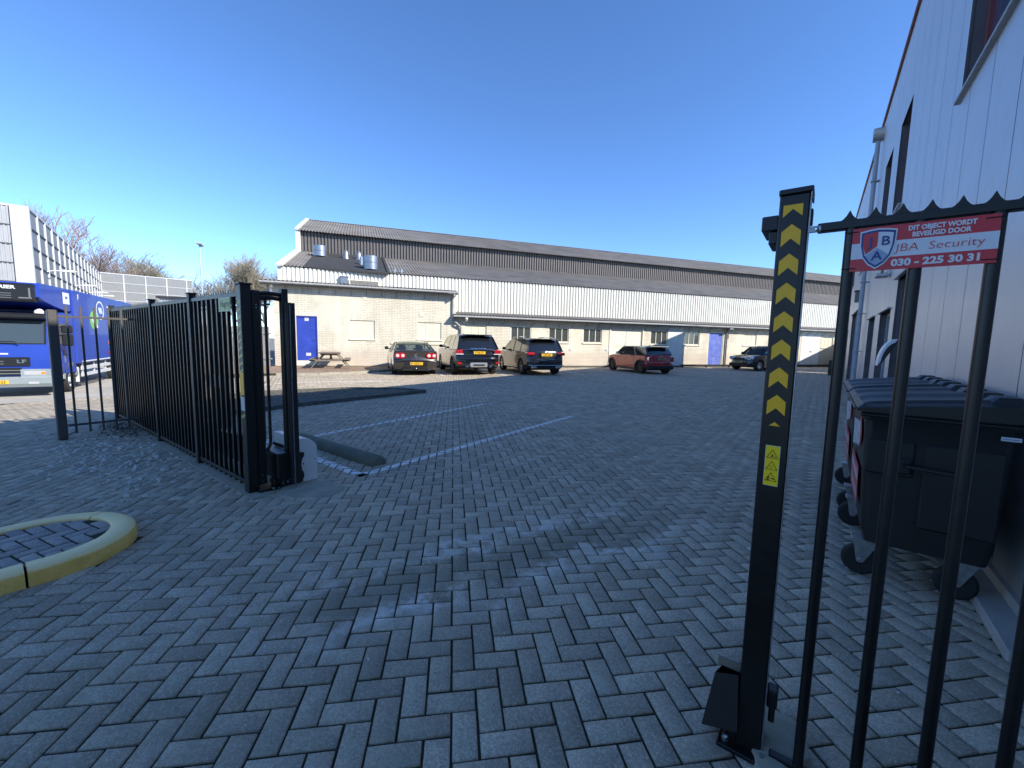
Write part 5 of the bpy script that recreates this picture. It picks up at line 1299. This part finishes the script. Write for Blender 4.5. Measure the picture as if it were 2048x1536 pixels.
for s in (-1, 1):
    m = MB(); yc = s*.66; pts = [(yc+.10*math.copysign(abs(math.cos(a))**.7, math.cos(a)), .74+.145*math.copysign(abs(math.sin(a))**.7, math.sin(a))) for a in [2*PI*i/20 for i in range(20)]]
    m.prism(pts, .02, .22, 'chrome', axis='x'); m.prism([(yc+(p[0]-yc)*.82, .74+(p[1]-.74)*.85) for p in pts], .008, .2, 'tail_red', axis='x'); m.build('tail_light', o)
plate(o, .03, .76, 'JT-894-Z', mat='plate_dirty')
m = MB(); m.box(.0, .08, -.80, .80, .595, .61, 'paint_silver', .005); m.box(-.012, .2, -.78, .78, .24, .44, 'plastic_black', .04); m.build('bumper', o)
m = MB(); m.prism([(.18, 1.34), (.45, 1.365), (.5, 1.40), (.28, 1.40), (.13, 1.365)], -.58, .58, 'paint_black'); m.build('spoiler', o)
m = MB(); m.box(.045, .08, -.09, .09, .87, .90, 'chrome', .01); m.build('badge', o)
# dark compact parked parallel to the wall, nose towards us
P5 = dict(L=4.05, W=1.76, wb=2.57, ov=.75, rw=.33, zmid=.86, paint='paint_umber', glass='car_glass_clear', sideglass='car_glass_dark', zb=.22, nback=7, spokes=7, rim='rim_alloy', pr=.18, pf=.36, sill='paint_umber',
 lower=[(.32, .22), (.08, .3), (.0, .45), (.0, .62), (.03, .70), (.05, .92), (.10, 1.0), (.5, 1.02), (1.8, 1.01), (2.95, .98), (3.55, .93), (3.90, .80), (4.03, .62), (4.05, .45), (4.0, .3), (3.75, .22)],
 gh=[(.12, .99), (.26, 1.24), (.38, 1.42), (.48, 1.48), (1.2, 1.52), (2.1, 1.51), (2.4, 1.46), (2.68, 1.25), (3.0, .98)], nrear=2, nfront=3, tum=.20,
 pillars=[([(.12, .99), (.38, 1.42), (.48, 1.48), (.62, 1.46), (.5, 1.2), (.5, .99)], 'p'), ([(.48, 1.485), (1.2, 1.53), (2.1, 1.52), (2.4, 1.47), (2.32, 1.43), (2.0, 1.475), (1.2, 1.485), (.52, 1.45)], 'p'), ([(2.4, 1.47), (3.0, .98), (2.90, .98), (2.31, 1.43)], 'paint_black'), ([(1.5, .99), (1.58, .99), (1.6, 1.5), (1.52, 1.5)], 'paint_black')],
 seams=(1.0, 1.6, 2.65), handles=(1.2, 1.85), mirror=(2.62, .99))
hd5 = R_(238)
fl = Vector((-3.45, 28.35, 0)); dv = Vector((math.cos(hd5), math.sin(hd5), 0)); rv = Vector((dv.y, -dv.x, 0))
o = make_car('parked_compact', 'dark brown compact car parked along the wall with its nose towards the yard', P5, fl-dv*4.05+rv*.85, hd5)
for s in (-1, 1):
    m = MB(); m.prism([(s*.62+.15*math.cos(a)*1.05, .76+.115*math.sin(a)) for a in [2*PI*i/18 for i in range(18)]], 3.70, 3.965, 'lamp_clear', axis='x'); m.build('headlight', o)
    m = MB(); m.lathe([(.06, 0), (.06, .03), (.04, .035)], (3.93, s*.60, .42), (1, 0, 0), 'lamp_clear', 12); m.build('fog_light', o)
m = MB(); m.prism([(-.42, .62), (.42, .62), (.46, .72), (.36, .80), (-.36, .80), (-.46, .72)], 3.9, 4.045, 'chrome', axis='x'); m.prism([(-.39, .635), (.39, .635), (.42, .72), (.33, .785), (-.33, .785), (-.42, .72)], 3.95, 4.055, 'plastic_black', axis='x'); m.build('grille', o)
m = MB(); m.box(3.9, 4.06, -.72, .72, .26, .46, 'plastic_black', .04); m.build('bumper', o)
plate(o, 4.06, .53, '46-XRP-2', s=1, mat='plate_dirty')
# ------------------------------------------------------------------ lorry
TH = R_(-23); tA = Vector((-19.3, 2.1, -.4)); tf = Vector((math.cos(TH), math.sin(TH), 0)); tl = Vector((-tf.y, tf.x, 0))
BX = 7.2     # local x: front axle at 0, forward +x, left side plane at y=0, rear negative
tr = empty('box_lorry', tA, TH, label='bright blue refrigerated box lorry with grey bumper and white lettering behind the fence', cat='lorry')
m = MB()
cab = [(1.28, .62), (1.30, 1.05), (1.27, 1.52), (1.02, 2.22), (.90, 2.42), (.3, 2.50), (-.42, 2.50), (-.42, .62)]
V = []
for (t, k) in ((0, .03), (-.04, .0), (-2.2, 0), (-2.24, .03)):
    for (x, z) in cab: V.append((x-k*(1 if x > 0 else 0)*1.6, t, z-(k if z > 2 else 0)))
n = len(cab); m.add(V, [(j*n+i, j*n+(i+1) % n, (j+1)*n+(i+1) % n, (j+1)*n+i) for j in range(3) for i in range(n)]+[tuple(range(n)), tuple(reversed(range(3*n, 4*n)))], 'truck_blue')
m.build('cab', tr, ang=25)
def fp(z): return 1.30+(1.27-1.30)*(z-1.05)/.47 if z < 1.52 else 1.27-(z-1.52)*.357
m = MB(); m.add([(fp(1.56)+.012, -.14, 1.56), (fp(1.56)+.012, -2.10, 1.56), (fp(2.2)+.012, -2.06, 2.2), (fp(2.2)+.012, -.18, 2.2)], [(0, 1, 2, 3)], 'truck_glass'); m.add([(fp(1.53)+.006, -.09, 1.53), (fp(1.53)+.006, -2.15, 1.53), (fp(2.24)+.006, -2.11, 2.24), (fp(2.24)+.006, -.13, 2.24)], [(0, 1, 2, 3)], 'plastic_black'); m.build('windscreen', tr)
m = MB(); m.add([(.95, .012, 1.55), (.15, .012, 1.50), (.15, .012, 2.15), (.78, .012, 2.15)], [(0, 1, 2, 3)], 'truck_glass'); m.build('side_window', tr)
m = MB(); m.box(1.02, 1.30, -2.15, -.08, 2.26, 2.42, 'plastic_black', .04); m.build('sun_visor', tr)
m = MB(); m.box(1.27, 1.325, -1.82, -.44, .90, 1.16, 'plastic_black', .01)
for z in (.96, 1.03): m.box(1.32, 1.34, -1.8, -.95, z, z+.02, 'plastic_grey', .004)
m.box(1.27, 1.31, -1.5, -.62, .64, .86, 'plastic_black', .01)
for z in (.68, .77): m.box(1.30, 1.33, -1.5, -.64, z, z+.025, 'plastic_grey', .004)
m.build('grille', tr)
m = MB(); m.text('LF', .14, 'chrome', frameT((1.33, -.60, 1.035), (0, 1, 0), (0, 0, 1)), sx=1.5, off=.004, ext=.004); m.text('HUTTEN', .085, 'sign_white', frameT((1.315, -1.12, 1.27), (0, 1, 0), (0, 0, 1)), sx=1.4, off=.003, ext=.004) if False else None
m.box(1.285, 1.31, -1.35, -.86, 1.235, 1.275, 'sign_white', .004); m.build('lettering', tr)
m = MB(); m.prism([(1.05, .32), (1.30, .30), (1.36, .40), (1.36, .56), (1.33, .62), (1.33, .80), (1.20, .86), (1.05, .84)], -2.2, -1.55, 'truck_grey'); m.prism([(1.05, .32), (1.30, .30), (1.36, .40), (1.36, .56), (1.33, .62), (1.33, .80), (1.20, .86), (1.05, .84)], -.64, -.02, 'truck_grey'); m.prism([(1.05, .32), (1.30, .30), (1.36, .40), (1.36, .56), (1.30, .60), (1.05, .60)], -1.55, -.64, 'truck_grey')
m.prism([(.62, .60), (1.2, .60), (1.2, .86), (.62, .92)], -.30, .0, 'truck_grey'); m.build('bumper', tr, ang=20)
for y in (-.36, -1.86):
    m = MB(); m.box(1.31, 1.345, y-.22, y+.22, .64, .76, 'lamp_clear', .03); m.box(1.32, 1.348, y+.12, y+.22, .655, .75, 'lamp_orange', .02); m.build('headlight', tr)
    m = MB(); m.box(1.34, 1.37, y-.14, y+.08, .38, .46, 'lamp_clear', .02); m.build('fog_light', tr)
m = MB(); m.box(1.36, 1.375, -1.42, -.88, .40, .51, 'plate_yellow', .003); m.text('BX-NN-23', .115, 'plate_text', frameT((1.3765, -1.15, .455), (0, 1, 0), (0, 0, 1)), sx=.86, off=.002); m.build('number_plate', tr)
m = MB(); m.tube([(1.33, -.62, 1.53), (1.36, -.7, 1.60), (1.335, -1.3, 1.60), (1.33, -1.45, 1.57)], .015, 'plastic_black', 6); m.build('wiper', tr)
for (z0, z1) in ((1.86, 2.10), (1.48, 1.84)):
    m = MB(); m.box(.72, .84, .10, .34, z0, z1, 'plastic_black', .03); m.beam((.6, 0, z1-.05), (.75, .2, z1-.05), .03, .03, 'plastic_black'); m.build('mirror', tr)
m = MB(); m.lathe([(.10, 0), (.10, .03), (.06, .05)], (1.12, -.22, 2.46), (1, 0, 0), 'lamp_white', 14); m.build('spotlight', tr)
m = MB(); m.box(.35, .42, 0, .012, .95, 1.35, 'plastic_grey'); m.beam((.2, .01, 1.2), (.5, .01, 1.2), .012, .03, 'plastic_black'); m.build('door_handle', tr)
m = MB(); m.box(-.50, -BX, -2.44, .02, .86, 3.27, 'truck_blue', .03); m.build('box_body', tr)
m = MB(); m.prism([(-.52, 2.58), (-.1, 2.56), (.7, 2.66), (1.42, 2.78), (1.62, 2.86), (1.62, 3.12), (1.50, 3.26), (-.52, 3.27)], -2.40, -.02, 'truck_blue'); m.build('roof_fairing', tr, ang=20)
m = MB(); m.box(1.40, 1.66, -2.30, -.10, 2.72, 3.22, 'plastic_black', .04)
for z in (2.80, 2.86, 2.92): m.box(1.655, 1.68, -1.95, -.55, z, z+.02, 'plastic_grey', .004)
m.box(1.655, 1.68, -.42, -.16, 2.80, 2.84, 'plastic_grey', .01); m.box(1.655, 1.68, -.22, -.18, 2.80, 3.1, 'plastic_grey', .01); m.text('CARRIER', .125, 'sign_white', frameT((1.668, -.78, 3.10), (0, 1, 0), (0, 0, 1)), fit=.64, off=.004, ext=.004)
m.build('cooling_unit', tr)
Ts_ = frameT((0, .024, 0), (-1, 0, 0), (0, 0, 1))
m = MB(); m.box(-.9, -BX+.1, .02, .026, .90, .94, 'sign_white')
m.box(.10, -.36, -.02, -.008, 2.78, 3.14, 'sign_white', .004); m.box(-.05, -.2, -.008, -.005, 2.95, 3.02, 'truck_blue'); m.build('side_stripe', tr)
m = MB()
def disc(cx, cz, r, mat, d, r0=0, n=26, sx=1.):
    if r0: m.add([(-cx-rr*math.cos(2*PI*i/n)*sx, d, cz+rr*math.sin(2*PI*i/n)) for rr in (r, r0) for i in range(n)], [(i, (i+1) % n, n+(i+1) % n, n+i) for i in range(n)], mat)
    else: m.add([(-cx-r*math.cos(2*PI*i/n)*sx, d, cz+r*math.sin(2*PI*i/n)) for i in range(n)], [tuple(range(n))], mat)
disc(2.28, 2.35, .34, 'truck_green', .024, sx=1.25); disc(2.95, 2.73, .36, 'truck_blue', .026, sx=1.2); disc(2.95, 2.73, .35, 'sign_white', .028, .29, sx=1.2)
for i in range(3): m.add([(-(2.76+.12*i), .028, 2.84), (-(2.86+.12*i), .028, 2.84), (-(2.98+.12*i), .028, 2.62), (-(2.88+.12*i), .028, 2.62)], [(0, 1, 2, 3)], 'sign_white')
m.add([(-2.0, .028, 2.38), (-2.25, .028, 2.42), (-2.65, .028, 2.10), (-2.4, .028, 2.06)], [(0, 1, 2, 3)], 'sign_white')
m.text('H', .70, 'sign_white', frameT((-4.05, .025, 2.68), (-1, 0, 0), (0, 0, 1)), off=.03, sx=1.3, align='CENTER')
m.text('Li', .48, 'truck_cyan', frameT((-4.0, .025, 2.22), (-1, 0, 0), (0, 0, 1)), sx=1.3)
m.text('F', .26, 'sign_white', frameT((-.95, .025, 3.06), (-1, 0, 0), (0, 0, 1)), off=.008)
m.build('lettering', tr)
m = MB()
for z in (1.53, 1.12): m.box(-3.55, -3.85, .02, .03, z-.07, z+.07, 'tail_red', .01)
m.build('marker_light', tr)
def twheel(x, y, s):
    m = MB(); r = .385; m.lathe([(r*.6, -.12), (r*.95, -.12), (r, -.08), (r, .08), (r*.95, .12), (r*.62, .12), (r*.6, .05)], (x, y, r), (0, s, 0), 'tyre', 28); w = m.build('wheel', tr)
    m = MB(); m.lathe([(r*.6, .0), (r*.6, .10), (r*.52, .11), (r*.45, .03), (r*.25, .05), (r*.22, .12), (r*.1, .13)], (x, y, r), (0, s, 0), 'sign_pale', 24)
    for i in range(8): a = 2*PI*i/8; m.cyl((x+.13*math.cos(a), y+s*.04, r+.13*math.sin(a)), (x+.13*math.cos(a), y+s*.07, r+.13*math.sin(a)), .014, 'plastic_grey', 6)
    m.build('rim', w)
for x in (0, -4.6):
    twheel(x, -.14, 1); twheel(x, -2.26, -1)
m = MB(); V = []; k = 12
for i in range(k+1):
    a = .1+(PI-.3)*i/k
    for r in (.46, .56): V += [(r*math.cos(a)*1.02, .0, .40+r*math.sin(a)), (r*math.cos(a)*1.02, -.32, .40+r*math.sin(a))]
m.add(V, [(4*i, 4*i+2, 4*i+6, 4*i+4) for i in range(k)]+[(4*i+2, 4*i+3, 4*i+7, 4*i+6) for i in range(k)]+[(4*i, 4*i+1, 4*i+5, 4*i+4) for i in range(k)], 'truck_grey'); m.box(-.62, -.56, -.32, -.0, .25, .75, 'sign_pale', .01); m.build('mudguard', tr)
m = MB(); m.box(-.5, -BX, -1.7, -1.5, .62, .86, 'plastic_black'); m.box(-.5, -BX, -.9, -.7, .62, .86, 'plastic_black'); m.box(-.5, 1.0, -2.0, -.3, .4, .7, 'plastic_black'); m.build('chassis', tr)
m = MB()
for z in (.40, .62): m.box(-.95, -3.9, -.06, -.03, z, z+.12, 'sign_pale', .01)
for x in (-1.2, -2.3, -3.5): m.box(x, x+.06, -.10, -.06, .38, .86, 'sign_pale', .004)
m.build('side_guard', tr)
m = MB(); m.box(-1.0, -1.9, -.75, -.15, .35, .80, 'plastic_grey', .05); m.build('fuel_tank', tr)
# ------------------------------------------------------------------ tall noise barrier
D1 = Vector((-.973, .232, 0)).normalized(); N1 = Vector((-D1.y, D1.x, 0)) * -1
C0 = Vector((-33.9, 2.6, 0)); 
def wallrun(name, label, p0, d, length, post, H, face, panel, ribs):
    ang = math.atan2(d.y, d.x); o = empty(name, (p0.x, p0.y, -.4), ang, label=label, cat='wall')
    sgn = 1 if (Vector((-d.y, d.x, 0))).dot(-p0) > 0 else -1; H += .4
    m = MB(); n = round(length/post)
    m.box(0, length, -.06*sgn, .0, 0, H, panel)
    if ribs:
        k = int(length/ribs)
        for i in range(k): m.box(i*ribs, i*ribs+ribs*.45, 0, sgn*.04, .1, H-.02, panel)
    m.build('panels', o); m = MB(); m.box(0, length, -.08*sgn, .06*sgn, H-.06, H+.04, 'barrier_white'); m.build('coping', o)
    m = MB(); z = H-1.03
    while z > .3: m.box(0, length, sgn*.001, sgn*.055, z, z+.06, face); z -= .96
    m.build('rail', o)
    for i in range(n+1):
        m = MB(); x = min(length-.05, i*post); m.box(x-.06, x+.06, -.02*sgn, .085*sgn, 0, H, 'barrier_white', .005); m.build('post', o)
    return o
wallrun('noise_barrier', 'long tall grey noise barrier with white posts receding behind the lorry', C0, D1, 30.7, 1.92, 7.95, 'barrier_dark', 'barrier_panel', 0)
C1 = C0+D1*30.7; D2 = Vector((.18, .98, 0)).normalized()
o = wallrun('noise_barrier', 'distant pale ribbed noise barrier section with white posts under the bare trees', C1, D2, 8.0, 1.86, 8.05, 'barrier_white', 'barrier_panel', .16)
D3 = Vector((-.232, -.973, 0)).normalized()
o = wallrun('noise_barrier', 'near ribbed end of the noise barrier with broad pale corner above the lorry cab', C0, D3, 9.0, 4.5, 7.95, 'barrier_dark', 'barrier_near', .16)
m = MB(); m.box(-.02, .62, .0, .10, 0, 8.35, 'barrier_white', .02); m.build('corner_panel', o) if False else None
Cc = MB(); Cc.box(-.1, .58, -.02, .20, 0, 8.36, 'barrier_white', .02); Cc.build('corner_panel', o)
for (l, z, r) in ((3.2, 5.0, 2.6), (12.8, 5.0, 2.6), (21.0, 5.1, 2.6), (27.0, 5.2, 2.4)):
    p = C0+D1*l; nn = Vector((.232, .973, 0)); m = MB()
    m.tube([(0, 0, 0), (0, .5, .18), (0, 1.0, .22)], .05, 'lamp_white', 8); m.prism([(.85, .16), (1.0, .32), (1.9, .34), (2.15, .24), (1.9, .16)], -.16, .16, 'lamp_white', axis='x')
    o = m.build('street_lamp', label={3.2: 'large white street lamp head on the noise barrier nearest the lorry cab', 12.8: 'white street lamp head on the barrier above the front of the lorry box', 21.0: 'third white street lamp head along the receding noise barrier', 27.0: 'farthest white street lamp head near the barrier corner'}[l], cat='street lamp', group='lamps along the noise barrier')
    o.scale = (.62, .62, .62); o.location = (p.x, p.y, z); o.rotation_euler = (0, 0, math.atan2(D1.y, D1.x)+PI)
# floodlight mast
m = MB(); m.cyl((0, 0, -1), (0, 0, 14.6), .14, 'mast_grey', 10, r1=.08); m.box(-.1, .1, -1.0, 1.0, 14.5, 14.6, 'mast_grey')
for y in (-.9, -.3, .3, .9): m.box(-.25, .35, y-.22, y+.22, 14.6, 14.85, 'mast_grey', .03)
m.build('light_mast', loc=(-74.5, 22.2, 0), rot=(0, 0, 1.1), label='slender grey floodlight mast standing alone against the sky between the trees', cat='light mast')
# ------------------------------------------------------------------ bare trees
def tree(seed, loc, h, spread, twig, bark, label, dens=1.0, buds=None, upright=.5):
    r = random.Random(seed); root = empty('bare_tree', loc, label=label, cat='tree', group='leafless trees behind the barrier')
    MT, MC, BD = [], [], []
    def grow(p, d, l, rad, lev):
        steps = 3 if lev < 3 else 2
        for i in range(steps):
            q = p+d*(l/steps); (MT if lev < 2 else MC).append((p, q, rad*(1-.25*i/steps), rad*(1-.25*(i+1)/steps), lev)); p = q
            k = .16 if lev < 4 else .3
            d = (d+Vector((r.uniform(-1, 1), r.uniform(-1, 1), r.uniform(-.3, .6)*upright))*k).normalized()
            if 1 <= lev < 5 or (lev == 0 and i > 0):
                for _ in range(1 if lev < 2 else 2):
                    if r.random() < .8*dens:
                        a = r.uniform(0, 2*PI); side = Vector((math.cos(a), math.sin(a), r.uniform(-.3, .3))); grow(p, (d*.65+side*spread+Vector((0, 0, .18*upright))).normalized(), l*r.uniform(.55, .8), rad*.5, lev+1)
        if lev < 5:
            for _ in range(2 if lev else 4):
                a = r.uniform(0, 2*PI); side = Vector((math.cos(a), math.sin(a), r.uniform(-.2, .2))); grow(p, (d*.8+side*spread*.85+Vector((0, 0, .12))).normalized(), l*r.uniform(.62, .85), rad*.6, lev+1)
        elif buds and r.random() < .5: BD.append(p)
    grow(Vector((0, 0, 0)), Vector((0, 0, 1)), 1.0, .055, 0)
    sc = h/max(q[1].z for q in MC)
    def emit(L, nm):
        for (nn, sub) in ((6, [q for q in L if q[4] < 2]), (3, [q for q in L if q[4] >= 2])):
            if not sub: continue
            P0 = np.array([q[0] for q in sub])*sc; P1 = np.array([q[1] for q in sub])*sc; r0 = np.array([q[2] for q in sub])*sc; r1 = np.array([q[3] for q in sub])*sc; lv = np.array([q[4] for q in sub])
            r0 = np.maximum(r0, .010); r1 = np.maximum(r1, .008)
            D = P1-P0; D /= np.linalg.norm(D, axis=1)[:, None]; U = np.cross(D, np.array([.31, .87, .38])); U /= np.linalg.norm(U, axis=1)[:, None]; W_ = np.cross(D, U); k = len(sub); V = np.empty((k, 2*nn, 3))
            for i in range(nn):
                c, s_ = math.cos(2*PI*i/nn), math.sin(2*PI*i/nn); o_ = U*c+W_*s_; V[:, i] = P0+o_*r0[:, None]; V[:, nn+i] = P1+o_*r1[:, None]
            F = np.array([[(i, (i+1) % nn, nn+(i+1) % nn, nn+i) for i in range(nn)]]*k)+(np.arange(k)*2*nn)[:, None, None]
            me = bpy.data.meshes.new(nm); me.from_pydata(V.reshape(-1, 3).tolist(), [], F.reshape(-1, 4).tolist()); me.materials.append(MATS[bark]); me.materials.append(MATS[twig])
            me.polygons.foreach_set('material_index', np.repeat((lv >= 2).astype(int), nn)); me.update(); o = bpy.data.objects.new(nm, me); COL.objects.link(o); o.parent = root
    emit(MT, 'trunk'); emit(MC, 'crown')
    if BD:
        mb = MB()
        for p in BD:
            p = p*sc; s = .10; a = r.uniform(0, PI); mb.add([p, p+Vector((s*math.cos(a), s*math.sin(a), s)), p+Vector((-s*math.sin(a), s*math.cos(a), s*.6))], [(0, 1, 2)], buds)
        mb.build('buds', root, kind='stuff')
    return root
tree(1, (-60, 5.4, 0), 14.2, .45, 'twig_red', 'bark_birch', 'pale-stemmed birch rising behind the near top of the noise barrier', .8, None, .9)
tree(2, (-69, 9.3, 0), 13.8, .5, 'twig_red', 'bark_birch', 'thin birch with a forked top just left of the barrier corner', .8, None, .8)
tree(3, (-82, 15.4, 0), 15.2, .75, 'twig', 'bark', 'broad leafless tree with greenish crown above the barrier corner', 1.0, 'bud_green', .4)
tree(4, (-84, 20.0, 0), 14.2, .75, 'twig', 'bark', 'middle leafless tree with brownish crown above the distant barrier', 1.0, 'bud_green', .4)
tree(5, (-86, 24.6, 0), 13.2, .8, 'twig', 'bark', 'lowest spreading bare tree at the right end of the distant barrier', .9, None, .3)
tree(6, (-78, 28.6, 0), 14.4, .55, 'twig', 'bark', 'left of the two upright bare trees beside the warehouse gable', 1.0, 'bud_green', .7)
tree(7, (-76, 31.6, 0), 15.8, .55, 'twig', 'bark', 'taller upright bare tree close to the warehouse gable', 1.0, None, .8)
